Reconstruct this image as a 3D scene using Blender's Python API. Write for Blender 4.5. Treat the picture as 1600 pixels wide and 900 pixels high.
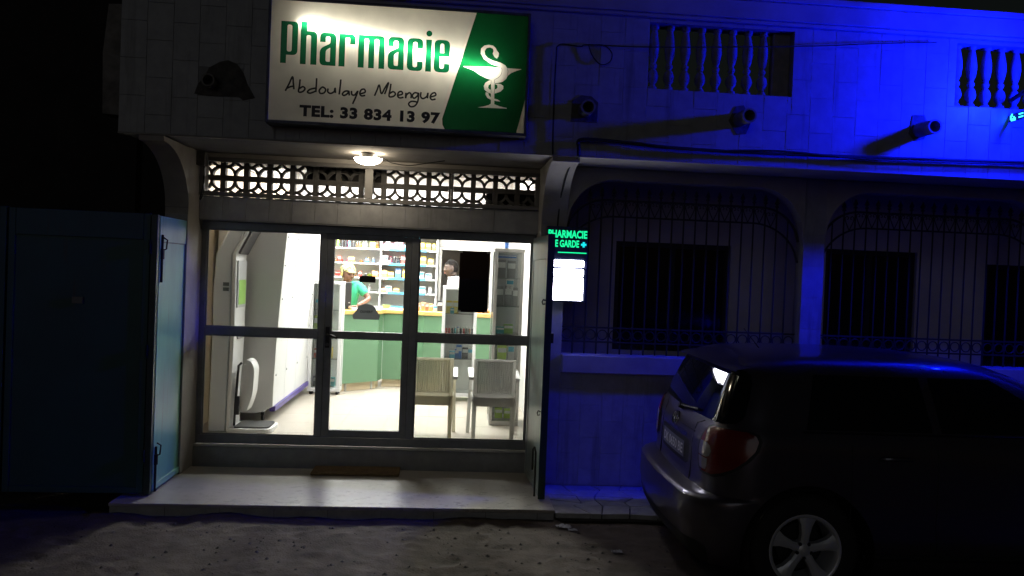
import bpy, bmesh, math, random
from mathutils import Vector, Matrix, noise as mnoise
from mathutils.geometry import tessellate_polygon
for _o in list(bpy.data.objects):
    bpy.data.objects.remove(_o)
S = bpy.context.scene
COL = S.collection
rnd = random.Random(7)
PI = math.pi
R = math.radians

# ------------------------------------------------------------------ camera
cam_data = bpy.data.cameras.new('camera')
cam = bpy.data.objects.new('camera', cam_data)
COL.objects.link(cam)
yaw, pitch, roll = R(4.5), R(-1.0), R(2.3)
fw = Vector((math.sin(yaw)*math.cos(pitch), math.cos(yaw)*math.cos(pitch), math.sin(pitch)))
rt = Vector((math.cos(yaw), -math.sin(yaw), 0))
up = rt.cross(fw)
cr, sr = math.cos(roll), math.sin(roll)
rt2 = rt*cr + up*sr
up2 = up*cr - rt*sr
mw = Matrix.Identity(4)
for i in range(3):
    mw[i][0] = rt2[i]; mw[i][1] = up2[i]; mw[i][2] = -fw[i]
mw[2][3] = 1.9
cam.matrix_world = mw
cam_data.sensor_width = 36
cam_data.lens = 27
cam_data.clip_start = 0.05
cam_data.clip_end = 500
S.camera = cam

# ------------------------------------------------------------------ night sky, faint town light, exposure
W = bpy.data.worlds.new('World')
S.world = W
W.use_nodes = True
wn = W.node_tree.nodes
sky = wn.new('ShaderNodeTexSky')
sky.sky_type = 'NISHITA'
sky.sun_disc = False
sky.sun_elevation = R(2)
sky.sun_rotation = R(200)
wn['Background'].inputs['Strength'].default_value = 0.003
W.node_tree.links.new(sky.outputs[0], wn['Background'].inputs['Color'])
sun_d = bpy.data.lights.new('sun', 'SUN')
sun_d.energy = 0.050
sun_d.angle = R(30)
sun_d.color = (0.80, 0.90, 1.0)
sun = bpy.data.objects.new('sun', sun_d)
COL.objects.link(sun)
sun.rotation_euler = Vector((0.30, 1.0, -0.24)).to_track_quat('-Z', 'Y').to_euler()
S.view_settings.view_transform = 'Standard'
S.view_settings.look = 'None'
S.view_settings.exposure = 0
S.view_settings.gamma = 1
S.render.engine = 'CYCLES'
S.cycles.max_bounces = 10
S.cycles.transparent_max_bounces = 24
S.cycles.caustics_reflective = False
S.cycles.caustics_refractive = False
S.cycles.sample_clamp_indirect = 4
S.cycles.use_denoising = True

# ------------------------------------------------------------------ materials
def _mat(name):
    m = bpy.data.materials.new(name)
    m.use_nodes = True
    return m, m.node_tree.nodes, m.node_tree.links

def mat(name, col, rough=.6, metal=0, col2=None, vs=4, detail=5, lo=.35, hi=.65, bump=0, bs=60, spec=.5, coat=0, rand=0, obj=False, stretch=None):
    m, N, L = _mat(name)
    b = N['Principled BSDF']
    b.inputs['Roughness'].default_value = rough
    b.inputs['Metallic'].default_value = metal
    b.inputs['Specular IOR Level'].default_value = spec
    b.inputs['Coat Weight'].default_value = coat
    b.inputs['Base Color'].default_value = (*col, 1)
    if col2 or bump:
        if obj:
            tc = N.new('ShaderNodeTexCoord').outputs['Object']
        else:
            tc = N.new('ShaderNodeNewGeometry').outputs['Position']
        if stretch:
            mp = N.new('ShaderNodeMapping'); mp.inputs['Scale'].default_value = stretch
            L.new(tc, mp.inputs['Vector']); tc = mp.outputs[0]
    out = None
    if col2:
        n = N.new('ShaderNodeTexNoise')
        n.inputs['Scale'].default_value = vs
        n.inputs['Detail'].default_value = detail
        n.inputs['Roughness'].default_value = .6
        L.new(tc, n.inputs['Vector'])
        r = N.new('ShaderNodeValToRGB')
        r.color_ramp.elements[0].position = lo; r.color_ramp.elements[0].color = (*col2, 1)
        r.color_ramp.elements[1].position = hi; r.color_ramp.elements[1].color = (*col, 1)
        L.new(n.outputs['Fac'], r.inputs['Fac'])
        out = r.outputs['Color']
    if rand:
        oi = N.new('ShaderNodeObjectInfo')
        mr = N.new('ShaderNodeMapRange')
        mr.inputs['To Min'].default_value = 1-rand; mr.inputs['To Max'].default_value = 1+rand*.6
        L.new(oi.outputs['Random'], mr.inputs['Value'])
        mx = N.new('ShaderNodeMix'); mx.data_type = 'RGBA'; mx.blend_type = 'MULTIPLY'
        mx.inputs[0].default_value = 1
        if out: L.new(out, mx.inputs[6])
        else: mx.inputs[6].default_value = (*col, 1)
        L.new(mr.outputs[0], mx.inputs[7])
        out = mx.outputs[2]
    if out: L.new(out, b.inputs['Base Color'])
    if bump:
        n2 = N.new('ShaderNodeTexNoise')
        n2.inputs['Scale'].default_value = bs; n2.inputs['Detail'].default_value = 6
        L.new(tc, n2.inputs['Vector'])
        bp = N.new('ShaderNodeBump'); bp.inputs['Strength'].default_value = bump; bp.inputs['Distance'].default_value = .01
        L.new(n2.outputs['Fac'], bp.inputs['Height'])
        L.new(bp.outputs[0], b.inputs['Normal'])
    return m

def emis(name, col, k):
    m, N, L = _mat(name)
    b = N['Principled BSDF']
    b.inputs['Base Color'].default_value = (.02, .02, .02, 1)
    b.inputs['Emission Color'].default_value = (*col, 1)
    b.inputs['Emission Strength'].default_value = k
    return m

def glass(name, tint=(.96, .98, .97), rough=.015, ior=1.45, haze=0):
    m, N, L = _mat(name)
    N.remove(N['Principled BSDF'])
    t = N.new('ShaderNodeBsdfTransparent'); t.inputs['Color'].default_value = (*tint, 1)
    g = N.new('ShaderNodeBsdfGlossy'); g.inputs['Roughness'].default_value = rough
    f = N.new('ShaderNodeFresnel'); f.inputs['IOR'].default_value = ior
    x = N.new('ShaderNodeMixShader')
    L.new(f.outputs[0], x.inputs[0]); L.new(t.outputs[0], x.inputs[1]); L.new(g.outputs[0], x.inputs[2])
    o = x.outputs[0]
    if haze:
        d = N.new('ShaderNodeBsdfDiffuse'); d.inputs['Color'].default_value = (.6, .6, .6, 1)
        y = N.new('ShaderNodeMixShader'); y.inputs[0].default_value = haze
        L.new(o, y.inputs[1]); L.new(d.outputs[0], y.inputs[2]); o = y.outputs[0]
    L.new(o, N['Material Output'].inputs['Surface'])
    return m

def translucent(name, col, tr=.75):
    """backlit acrylic: diffuse transmission plus diffuse reflection and a faint sheen"""
    m, N, L = _mat(name)
    N.remove(N['Principled BSDF'])
    t = N.new('ShaderNodeBsdfTranslucent'); d = N.new('ShaderNodeBsdfDiffuse')
    g = N.new('ShaderNodeBsdfGlossy'); g.inputs['Roughness'].default_value = .25
    # dust and grime that dulls the acrylic
    tc = N.new('ShaderNodeNewGeometry')
    n = N.new('ShaderNodeTexNoise'); n.inputs['Scale'].default_value = 3.5; n.inputs['Detail'].default_value = 8
    L.new(tc.outputs['Position'], n.inputs['Vector'])
    r = N.new('ShaderNodeValToRGB')
    r.color_ramp.elements[0].position = .3; r.color_ramp.elements[0].color = (*[c*.78 for c in col], 1)
    r.color_ramp.elements[1].position = .62; r.color_ramp.elements[1].color = (*col, 1)
    L.new(n.outputs['Fac'], r.inputs['Fac'])
    L.new(r.outputs[0], t.inputs['Color']); L.new(r.outputs[0], d.inputs['Color'])
    x = N.new('ShaderNodeMixShader'); x.inputs[0].default_value = 1-tr
    L.new(t.outputs[0], x.inputs[1]); L.new(d.outputs[0], x.inputs[2])
    y = N.new('ShaderNodeMixShader'); y.inputs[0].default_value = .03
    L.new(x.outputs[0], y.inputs[1]); L.new(g.outputs[0], y.inputs[2])
    L.new(y.outputs[0], N['Material Output'].inputs['Surface'])
    return m

M = {}
M['tile'] = mat('facade_tile', (.34, .34, .345), .42, col2=(.27, .27, .275), vs=9, detail=8, rand=.06, bump=.08, bs=30)
def stains(m, dark=(.10, .095, .085), scale=(3.2, 3.2, .28), lo=.56, hi=.74, amt=.6):
    """rain streaks and grime run down the surface"""
    N, L = m.node_tree.nodes, m.node_tree.links
    b = N['Principled BSDF']; src = b.inputs['Base Color'].links[0].from_socket
    g = N.new('ShaderNodeNewGeometry'); mp = N.new('ShaderNodeMapping'); mp.inputs['Scale'].default_value = scale
    n = N.new('ShaderNodeTexNoise'); n.inputs['Scale'].default_value = 2.5; n.inputs['Detail'].default_value = 7; n.inputs['Roughness'].default_value = .65
    L.new(g.outputs['Position'], mp.inputs['Vector']); L.new(mp.outputs[0], n.inputs['Vector'])
    r = N.new('ShaderNodeMapRange'); r.inputs['From Min'].default_value = lo; r.inputs['From Max'].default_value = hi; r.inputs['To Max'].default_value = amt
    L.new(n.outputs['Fac'], r.inputs['Value'])
    x = N.new('ShaderNodeMix'); x.data_type = 'RGBA'
    L.new(r.outputs[0], x.inputs[0]); L.new(src, x.inputs[6]); x.inputs[7].default_value = (*dark, 1)
    L.new(x.outputs[2], b.inputs['Base Color'])
stains(M['tile'], amt=.75)
M['grout'] = mat('grout', (.31, .31, .31), .9, col2=(.25, .25, .25), vs=9)
M['plaster'] = mat('plaster', (.40, .38, .35), .85, col2=(.30, .28, .26), vs=3, bump=.15, bs=40)
M['plaster_in'] = mat('loggia_plaster', (.64, .60, .56), .9, col2=(.54, .50, .47), vs=2.5, bump=.1, bs=40)
M['cement'] = mat('raw_cement', (.13, .12, .11), .95, col2=(.07, .065, .06), vs=16, bump=.6, bs=35)
M['white_wall'] = mat('white_wall', (.80, .79, .77), .6, col2=(.75, .74, .72), vs=2)
M['cream_wall'] = mat('cream_wall', (.76, .63, .44), .7, col2=(.70, .57, .39), vs=2)
M['alu'] = mat('grey_aluminium', (.22, .23, .24), .42, .2, col2=(.17, .18, .19), vs=8)
M['alu_light'] = mat('pale_aluminium', (.58, .57, .55), .4, .3, col2=(.50, .49, .47), vs=8)
M['frieze_frame'] = mat('painted_frieze_frame', (.18, .175, .165), .6, col2=(.15, .145, .14), vs=9)
M['claustra'] = mat('cement_claustra', (.15, .145, .14), .85, col2=(.10, .095, .09), vs=12, bump=.2)
M['glass'] = glass('shop_glass')
M['glass_show'] = glass('showcase_glass', (.93, .96, .95), haze=.03)
M['dark_glass'] = mat('dark_window_glass', (.012, .012, .014), .12)
M['iron'] = mat('wrought_iron', (.022, .021, .021), .55, .3, col2=(.035, .03, .027), vs=30)
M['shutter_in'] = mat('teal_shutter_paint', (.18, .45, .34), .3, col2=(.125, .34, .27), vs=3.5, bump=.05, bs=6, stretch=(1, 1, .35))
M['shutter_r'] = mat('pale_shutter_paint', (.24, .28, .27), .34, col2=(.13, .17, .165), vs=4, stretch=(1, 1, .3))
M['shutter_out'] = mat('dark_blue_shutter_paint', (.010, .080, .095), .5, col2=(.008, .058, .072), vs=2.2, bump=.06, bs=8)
stains(M['shutter_in'], (.10, .075, .05), (7, 7, .5), .60, .72, .55); stains(M['shutter_r'], (.42, .42, .38), (6, 6, .4), .58, .70, .5); stains(M['shutter_out'], (.05, .035, .025), (5, 5, .6), .60, .75, .6)
M['shutter_edge'] = mat('green_shutter_edge', (.015, .05, .035), .45, col2=(.01, .03, .025), vs=10)
M['steel'] = mat('dull_steel', (.12, .12, .12), .5, .7)
M['black'] = mat('black_plastic', (.012, .012, .013), .5)
M['cable'] = mat('black_cable', (.008, .008, .009), .7)
M['white_pl'] = mat('white_plastic', (.75, .75, .74), .45)
M['grey_pl'] = mat('grey_plastic', (.16, .165, .17), .5)
M['sign_case'] = mat('sign_casing', (.10, .105, .11), .5, .3, col2=(.05, .05, .05), vs=12)
M['sign_white'] = translucent('backlit_white_acrylic', (.84, .82, .745))
M['sign_green'] = translucent('backlit_green_acrylic', (.004, .105, .030))
M['sign_letter'] = translucent('backlit_green_letter', (.004, .115, .042))
M['sign_in'] = mat('sign_inside', (.24, .23, .20), .8)
M['ink'] = mat('black_vinyl', (.012, .014, .012), .5)
M['tube'] = emis('fluorescent_tube', (1, .94, .79), 42)

# ------------------------------------------------------------------ geometry helpers
def off(o):
    v = Vector((0, 0, 0))
    while o:
        v += o.location; o = o.parent
    return v

def tag(o, label=None, cat=None, group=None, kind=None):
    if label: o['label'] = label
    if cat: o['category'] = cat
    if group: o['group'] = group
    if kind: o['kind'] = kind
    return o

def thing(name, label, cat, loc=(0, 0, 0), rotz=0, group=None):
    o = bpy.data.objects.new(name, None)
    o.empty_display_size = .1
    COL.objects.link(o)
    o.location = loc; o.rotation_euler = (0, 0, rotz)
    return tag(o, label, cat, group)

class MB:
    def __init__(s):
        s.v = []; s.f = []
    def add(s, v, f):
        n = len(s.v); s.v += [tuple(p) for p in v]; s.f += [tuple(i+n for i in q) for q in f]
        return s
    def box(s, x0, x1, y0, y1, z0, z1):
        return s.add([(x0,y0,z0),(x1,y0,z0),(x1,y1,z0),(x0,y1,z0),(x0,y0,z1),(x1,y0,z1),(x1,y1,z1),(x0,y1,z1)],
                     [(0,3,2,1),(4,5,6,7),(0,1,5,4),(1,2,6,5),(2,3,7,6),(3,0,4,7)])
    def cyl(s, a, b, r0, r1=None, n=12, caps=True):
        a = Vector(a); b = Vector(b); r1 = r0 if r1 is None else r1
        q = (b-a).to_track_quat('Z', 'Y')
        v = []
        for p, r in ((a, r0), (b, r1)):
            for k in range(n):
                t = 2*PI*k/n
                v.append(p + q @ Vector((r*math.cos(t), r*math.sin(t), 0)))
        f = [(k, (k+1) % n, n+(k+1) % n, n+k) for k in range(n)]
        if caps: f += [tuple(range(n-1, -1, -1)), tuple(range(n, 2*n))]
        return s.add(v, f)
    def tube(s, pts, r, n=6, closed=False, flat=1):
        P = [Vector(p) for p in pts]; m = len(P); v = []
        ref = None
        rr = r if isinstance(r, (list, tuple)) else [r]*m
        for i in range(m):
            a = P[i-1] if (i > 0 or closed) else P[i]
            b = P[(i+1) % m] if (i < m-1 or closed) else P[i]
            t = (b-a).normalized()
            if ref is None:
                ref = Vector((0, -1, 0)) if abs(t.y) < .9 else Vector((1, 0, 0))
            u = (ref - t*ref.dot(t)).normalized(); w = t.cross(u); ref = u
            for k in range(n):
                q = 2*PI*k/n
                v.append(P[i] + u*math.cos(q)*rr[i]*flat + w*math.sin(q)*rr[i])
        f = []
        for i in range(m if closed else m-1):
            for k in range(n):
                j = (i+1) % m
                f.append((i*n+k, i*n+(k+1) % n, j*n+(k+1) % n, j*n+k))
        if not closed: f += [tuple(range(n-1, -1, -1)), tuple(range((m-1)*n, m*n))]
        return s.add(v, f)
    def lathe(s, prof, n=16, c=(0, 0, 0), axis='z', caps=True):
        v = []; m = len(prof)
        for r, h in prof:
            for k in range(n):
                t = 2*PI*k/n
                a, b = r*math.cos(t), r*math.sin(t)
                p = (a, b, h) if axis == 'z' else ((a, h, b) if axis == 'y' else (h, a, b))
                v.append((p[0]+c[0], p[1]+c[1], p[2]+c[2]))
        f = []
        for i in range(m-1):
            for k in range(n):
                f.append((i*n+k, i*n+(k+1) % n, (i+1)*n+(k+1) % n, (i+1)*n+k))
        if caps: f += [tuple(range(n-1, -1, -1)), tuple(range((m-1)*n, m*n))]
        return s.add(v, f)
    def prism(s, poly, a, b, plane='xz'):
        """extrude a closed 2-D outline between two offsets along the third axis"""
        def mk(p, d):
            return (p[0], d, p[1]) if plane == 'xz' else ((d, p[0], p[1]) if plane == 'yz' else (p[0], p[1], d))
        n = len(poly)
        v = [mk(p, a) for p in poly] + [mk(p, b) for p in poly]
        tr = tessellate_polygon([[Vector((p[0], p[1], 0)) for p in poly]])
        f = [(i, (i+1) % n, n+(i+1) % n, n+i) for i in range(n)]
        f += [tuple(t) for t in tr] + [tuple(n+i for i in reversed(t)) for t in tr]
        return s.add(v, f)
    def sheet(s, loops, y):
        """flat area bounded by loops (holes and islands by even-odd rule) in the plane y"""
        pts = [p for l in loops for p in l]
        tr = tessellate_polygon([[Vector((p[0], p[1], 0)) for p in l] for l in loops])
        return s.add([(p[0], y, p[1]) for p in pts], [tuple(t) for t in tr])
    def grid(s, fn, nu, nv, closed_u=False):
        n0 = len(s.v)
        for j in range(nv):
            for i in range(nu):
                s.v.append(tuple(fn(i, j)))
        for j in range(nv-1):
            for i in range(nu if closed_u else nu-1):
                s.f.append((n0+j*nu+i, n0+j*nu+(i+1) % nu, n0+(j+1)*nu+(i+1) % nu, n0+(j+1)*nu+i))
        return s
    def mesh(s, name, o=Vector((0, 0, 0)), smooth=None, recalc=True, bevel=0):
        me = bpy.data.meshes.new(name)
        me.from_pydata([(p[0]-o.x, p[1]-o.y, p[2]-o.z) for p in s.v], [], s.f)
        if recalc or bevel:
            bm = bmesh.new(); bm.from_mesh(me)
            if recalc: bmesh.ops.recalc_face_normals(bm, faces=bm.faces)
            if bevel:
                ed = [e for e in bm.edges if len(e.link_faces) == 2 and e.calc_face_angle(0) > .6]
                bmesh.ops.bevel(bm, geom=ed, offset=bevel, segments=1, profile=.5, affect='EDGES', clamp_overlap=True)
            bm.to_mesh(me); bm.free()
        if smooth is not None:
            me.polygons.foreach_set('use_smooth', [True]*len(me.polygons))
            me.set_sharp_from_angle(angle=R(smooth))
        return me
    def build(s, name, material, parent=None, local=False, smooth=None, bevel=0, recalc=True, **kw):
        o = Vector((0, 0, 0)) if (local or parent is None) else off(parent)
        me = s.mesh(name, o, smooth, recalc, bevel)
        me.materials.append(M[material] if isinstance(material, str) else material)
        ob = bpy.data.objects.new(name, me)
        COL.objects.link(ob)
        ob.parent = parent
        tag(ob, **kw)
        return ob

def put(name, me, parent, loc, rot=(0, 0, 0), scale=(1, 1, 1)):
    """another object on shared mesh data, at a world place, under an unrotated parent"""
    ob = bpy.data.objects.new(name, me)
    COL.objects.link(ob)
    ob.parent = parent
    ob.location = Vector(loc) - (off(parent) if parent else Vector((0, 0, 0)))
    ob.rotation_euler = rot; ob.scale = scale
    return ob

def copy_tree(o, loc=None, parent=None):
    c = o.copy(); COL.objects.link(c)
    if parent is not None: c.parent = parent
    if loc is not None: c.location = loc
    for ch in list(o.children):
        copy_tree(ch, None, c)
    return c

def rounded(poly, seg=5):
    """poly: (x, y) or (x, y, radius)"""
    out = []; n = len(poly)
    for i in range(n):
        p = Vector(poly[i][:2]); r = poly[i][2] if len(poly[i]) > 2 else 0
        if not r: out.append((p.x, p.y)); continue
        a = Vector(poly[i-1][:2])-p; b = Vector(poly[(i+1) % n][:2])-p
        la, lb = a.length, b.length
        r1 = min(r, la*.5, lb*.5)
        a = p+a/la*r1; b = p+b/lb*r1
        for k in range(seg+1):
            t = k/seg
            q = a*(1-t)**2 + p*2*t*(1-t) + b*t*t
            out.append((q.x, q.y))
    return out

def subtract(rect, hole):
    x0, x1, z0, z1 = rect; a0, a1, b0, b1 = hole
    if a0 >= x1 or a1 <= x0 or b0 >= z1 or b1 <= z0: return [rect]
    out = []
    if a0 > x0: out.append((x0, a0, z0, z1))
    if a1 < x1: out.append((a1, x1, z0, z1))
    xa, xb = max(x0, a0), min(x1, a1)
    if b0 > z0: out.append((xa, xb, z0, b0))
    if b1 < z1: out.append((xa, xb, b1, z1))
    return out

def rects(rect, holes):
    L = [rect]
    for h in holes:
        L = [q for r in L for q in subtract(r, h)]
    return L

_tile = {}
def tile_mesh(w, h, material, t=.007, c=.0012):
    k = (round(w, 3), round(h, 3), material)
    if k not in _tile:
        w, h = k[0]/2, k[1]/2
        mb = MB()
        mb.add([(-w, t, -h), (w, t, -h), (w, t, h), (-w, t, h), (-w, c, -h), (w, c, -h), (w, c, h), (-w, c, h),
                (-w+c, 0, -h+c), (w-c, 0, -h+c), (w-c, 0, h-c), (-w+c, 0, h-c)],
               [(0, 1, 5, 4), (1, 2, 6, 5), (2, 3, 7, 6), (3, 0, 4, 7), (4, 5, 9, 8), (5, 6, 10, 9), (6, 7, 11, 10), (7, 4, 8, 11), (8, 9, 10, 11)])
        me = mb.mesh('tile', recalc=True)
        me.materials.append(M[material])
        _tile[k] = me
    return _tile[k]

def tile_field(parent, x0, x1, z0, z1, y, w, h, holes=(), material='tile', gap=.002, stagger=True, xs=None):
    """facade tiles facing -y, each its own object; front faces at y"""
    c = 0; x = x0
    while x < x1-.01:
        xe = min(x+w, x1)
        z = z0 - (h/2 if (stagger and c % 2) else 0)
        while z < z1-.01:
            ze = min(z+h, z1)
            for q in rects((x, xe, max(z, z0), ze), holes):
                if q[1]-q[0] < .02 or q[3]-q[2] < .02: continue
                o = put('tile', tile_mesh(q[1]-q[0]-gap, q[3]-q[2]-gap, material), parent,
                        ((q[0]+q[1])/2, y+rnd.uniform(-.0012, .0012), (q[2]+q[3])/2),
                        (rnd.uniform(-.002, .002), 0, rnd.uniform(-.002, .002)))
            z += h
        x += w; c += 1

def text_mesh(body, size=1, bold=0, sx=1, align='LEFT', spacing=1):
    cu = bpy.data.curves.new('lettering', 'FONT')
    cu.body = body; cu.size = size; cu.align_x = align; cu.offset = bold; cu.space_character = spacing
    cu.resolution_u = 3
    ob = bpy.data.objects.new('lettering', cu)
    COL.objects.link(ob)
    dg = bpy.context.evaluated_depsgraph_get()
    me = ob.evaluated_get(dg).to_mesh()
    v = [(p.co.x*sx, p.co.y) for p in me.vertices]; f = [tuple(p.vertices) for p in me.polygons]
    ob.evaluated_get(dg).to_mesh_clear()
    bpy.data.objects.remove(ob); bpy.data.curves.remove(cu)
    return v, f
# ================================================================== the setting: ground, porch, pavement
YF, YP, YG = 6.10, 6.70, 7.10        # overhang front, pillar front, shop glass
ZS = 2.87                            # soffit
FL = .26                             # shop floor
M['sand'] = mat('trodden_sand', (.105, .083, .062), .95, col2=(.064, .050, .037), vs=7, detail=9, bump=.6, bs=70)
M['porch'] = mat('porch_tile', (.45, .42, .38), .3, col2=(.33, .31, .28), vs=2.2, detail=8, bump=.04, bs=25)
M['paving'] = mat('paving_stone', (.42, .42, .41), .55, col2=(.30, .30, .29), vs=9, rand=.14, bump=.15, bs=40)
M['floor'] = mat('shop_floor_tile', (.46, .415, .355), .32, col2=(.41, .37, .315), vs=6)

# dirt stains trodden onto the porch tile
def porch_dirt(m):
    N, L = m.node_tree.nodes, m.node_tree.links
    b = N['Principled BSDF']; src = b.inputs['Base Color'].links[0].from_socket
    g = N.new('ShaderNodeNewGeometry')
    n = N.new('ShaderNodeTexNoise'); n.inputs['Scale'].default_value = 11; n.inputs['Detail'].default_value = 9; n.inputs['Roughness'].default_value = .68
    mp = N.new('ShaderNodeMapping'); mp.inputs['Scale'].default_value = (1, 1.5, 1)
    L.new(g.outputs['Position'], mp.inputs['Vector']); L.new(mp.outputs[0], n.inputs['Vector'])
    r = N.new('ShaderNodeValToRGB'); r.color_ramp.elements[0].position = .53; r.color_ramp.elements[1].position = .62
    L.new(n.outputs['Fac'], r.inputs['Fac'])
    # the trodden area: an ellipse in front of the door
    sx = N.new('ShaderNodeSeparateXYZ'); L.new(g.outputs['Position'], sx.inputs[0])
    v = N.new('ShaderNodeVectorMath'); v.operation = 'DISTANCE'
    cx = N.new('ShaderNodeCombineXYZ'); ax = N.new('ShaderNodeMath'); ax.operation = 'MULTIPLY'; ax.inputs[1].default_value = .45
    L.new(sx.outputs[0], ax.inputs[0]); L.new(ax.outputs[0], cx.inputs[0]); L.new(sx.outputs[1], cx.inputs[1])
    v.inputs[1].default_value = (-.22, 6.05, 0); L.new(cx.outputs[0], v.inputs[0])
    mr = N.new('ShaderNodeMapRange'); mr.inputs['From Min'].default_value = .25; mr.inputs['From Max'].default_value = .75
    mr.inputs['To Min'].default_value = .8; mr.inputs['To Max'].default_value = .12
    L.new(v.outputs['Value'], mr.inputs['Value'])
    mu = N.new('ShaderNodeMath'); mu.operation = 'MULTIPLY'
    L.new(r.outputs[0], mu.inputs[0]); L.new(mr.outputs[0], mu.inputs[1])
    mx = N.new('ShaderNodeMix'); mx.data_type = 'RGBA'
    L.new(mu.outputs[0], mx.inputs[0]); L.new(src, mx.inputs[6]); mx.inputs[7].default_value = (.19, .17, .15, 1)
    L.new(mx.outputs[2], b.inputs['Base Color'])
    ro = N.new('ShaderNodeMapRange'); ro.inputs['To Min'].default_value = .28; ro.inputs['To Max'].default_value = .8
    L.new(mu.outputs[0], ro.inputs['Value']); L.new(ro.outputs[0], b.inputs['Roughness'])
porch_dirt(M['porch'])

dents = [(rnd.uniform(-3.4, 2.2), rnd.uniform(4.3, 5.75), rnd.uniform(.05, .13), rnd.uniform(.04, .08), rnd.uniform(0, PI), rnd.uniform(.004, .013)) for _ in range(120)]
def ground_z(x, y):
    z = .014*mnoise.noise((x*1.3, y*1.3, 3)) + .007*mnoise.noise((x*5, y*5, 1)) + .004*mnoise.noise((x*16, y*16, 5)) + .002*mnoise.noise((x*40, y*40, 2))
    for dx, dy, a, b, t, d in dents:
        u, v = x-dx, y-dy
        if abs(u) > .3 or abs(v) > .3: continue
        p = (u*math.cos(t)+v*math.sin(t))/a; q = (-u*math.sin(t)+v*math.cos(t))/b
        k = p*p+q*q
        z -= d*math.exp(-k*1.2)
        z += d*.45*math.exp(-(math.sqrt(k)-1.5)**2*6)
    return z
def axis(pts):
    out = []
    for a, b, n in pts: out += [a+(b-a)*i/n for i in range(n)]
    return out + [pts[-1][1]]
gx = axis([(-220, -30, 4), (-30, -5, 6), (-5, -3.6, 14), (-3.6, 1.9, 230), (1.9, 5, 30), (5, 30, 6), (30, 220, 4)])
gy = axis([(-220, -20, 4), (-20, 3, 6), (3, 4.5, 15), (4.5, 5.95, 72), (5.95, 7, 6), (7, 30, 6), (30, 220, 4)])
g = MB()
def gfn(i, j):
    x, y = gx[i], gy[j]
    near = -5 < x < 6 and 2.5 < y < 6.4
    z = ground_z(x, y) if near else 0
    z -= .012
    if near and -2.6 < x < .9 and y < 5.95: z += .035*math.exp(-max(0, 5.87-y)/.07)*max(0, .45+1.3*mnoise.noise((x*2.2, 7, 0)))
    if y > 6.0: z -= .03
    return (x, y, z)
g.grid(gfn, len(gx), len(gy))
g.build('ground', 'sand', smooth=60, recalc=False, kind='structure')

# porch: a tiled step with a nosing
p = MB()
p.box(-2.47, .86, 5.89, 7.02, .0, .062)
po = p.build('porch', 'cement', kind='structure')
p = MB(); p.box(-2.475, .865, 5.875, 6.98, .062, .088)
p.build('porch_slab', 'porch', po, bevel=.004)
# riser tiles
x = -2.47
k = 0
while x < .85:
    w = min(.40, .86-x)
    mb = MB(); mb.box(x+.002, x+w-.002, 5.882+rnd.uniform(-.001, .001), 5.889, -.02, .060)
    mb.build('riser_tile', 'paving', po)
    x += w

# pavement of broken stone along the arcade
pv = MB(); pv.box(.87, 7.5, 5.93, 6.72, -.05, .035)
pave = pv.build('pavement', 'cement', kind='structure')
NX, NY = 30, 5
ptx = [[None]*(NY+1) for _ in range(NX+1)]
for i in range(NX+1):
    for j in range(NY+1):
        x = .87 + 6.6*i/NX; y = 5.90 + .80*j/NY
        if 0 < i < NX: x += rnd.uniform(-.075, .075)
        if 0 < j < NY: y += rnd.uniform(-.05, .05)
        if j == 0: y += rnd.uniform(-.04, .035)
        ptx[i][j] = (x, y)
for i in range(NX):
    for j in range(NY):
        q = [ptx[i][j], ptx[i+1][j], ptx[i+1][j+1], ptx[i][j+1]]
        cx = sum(a[0] for a in q)/4; cy = sum(a[1] for a in q)/4
        s = .955
        q = [(cx+(a[0]-cx)*s, cy+(a[1]-cy)*s) for a in q]
        z = .060+rnd.uniform(-.003, .003)
        mb = MB(); mb.prism(q, .02, z, 'xy'); mb.build('paving_stone', 'paving', pave, bevel=.004)

# shop floor
sf = MB(); sf.box(-2.6, 1.2, 7.02, 14.5, .05, FL-.004)
shop_floor = sf.build('floor', 'grout', kind='structure')
for i in range(8):
    for j in range(10):
        x0 = -2.45+i*.45; y0 = 7.18+j*.5
        x1 = min(x0+.45, .98)
        if x1-x0 < .05: continue
        mb = MB(); mb.box(x0+.0008, x1-.0008, y0+.0008, y0+.4992, FL-.006, FL+rnd.uniform(-.0006, .0006))
        mb.build('floor_tile', 'floor', shop_floor)

# ================================================================== the pharmacy building
B = thing('pharmacy_building', 'tiled two storey corner building with lit pharmacy and dark barred arcade', 'building', (0, 7, 0))
bal1 = (1.507, 2.705, 3.44, 3.968); bal2 = (4.10, 5.90, 3.45, 3.968)
bals = [bal1, bal2]
mb = MB()
for q in rects((-2.583, 7.2, ZS, 4.0), bals):
    mb.box(q[0], q[1], YF+.0045, YF+.16, q[2], q[3])
upper = mb.build('upper_wall', 'grout', B)
signhide = (-1.40, .46, 3.06, 3.82)
# the tiles end at the ragged hole round the broken spout
tile_field(upper, -2.583, 5.55, ZS, 4.0, YF, .1945, .285, [bal1, (4.10, 5.9, 3.45, 4.1), signhide, (-2.0, -1.66, 3.18, 3.40)])
mb = MB(); mb.box(-2.583, 7.2, YF-.035, YF+.20, 4.0, 4.03); mb.box(-2.583, 7.2, YF-.055, YF+.20, 4.03, 4.175); mb.box(-2.583, 7.2, YF-.075, YF+.21, 4.175, 4.225)
mb.build('coping', 'plaster', B, bevel=.006)
# soffit slab, its pale drip edge and the terrace over it
mb = MB(); mb.box(-2.575, 7.2, YF+.012, 7.95, ZS+.006, ZS+.14)
mb.build('soffit', 'plaster', B)
mb = MB(); mb.box(-2.583, 7.2, YF-.004, YF+.05, ZS-.010, ZS-.001)
mb.build('drip_edge', 'plaster', B)
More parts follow.
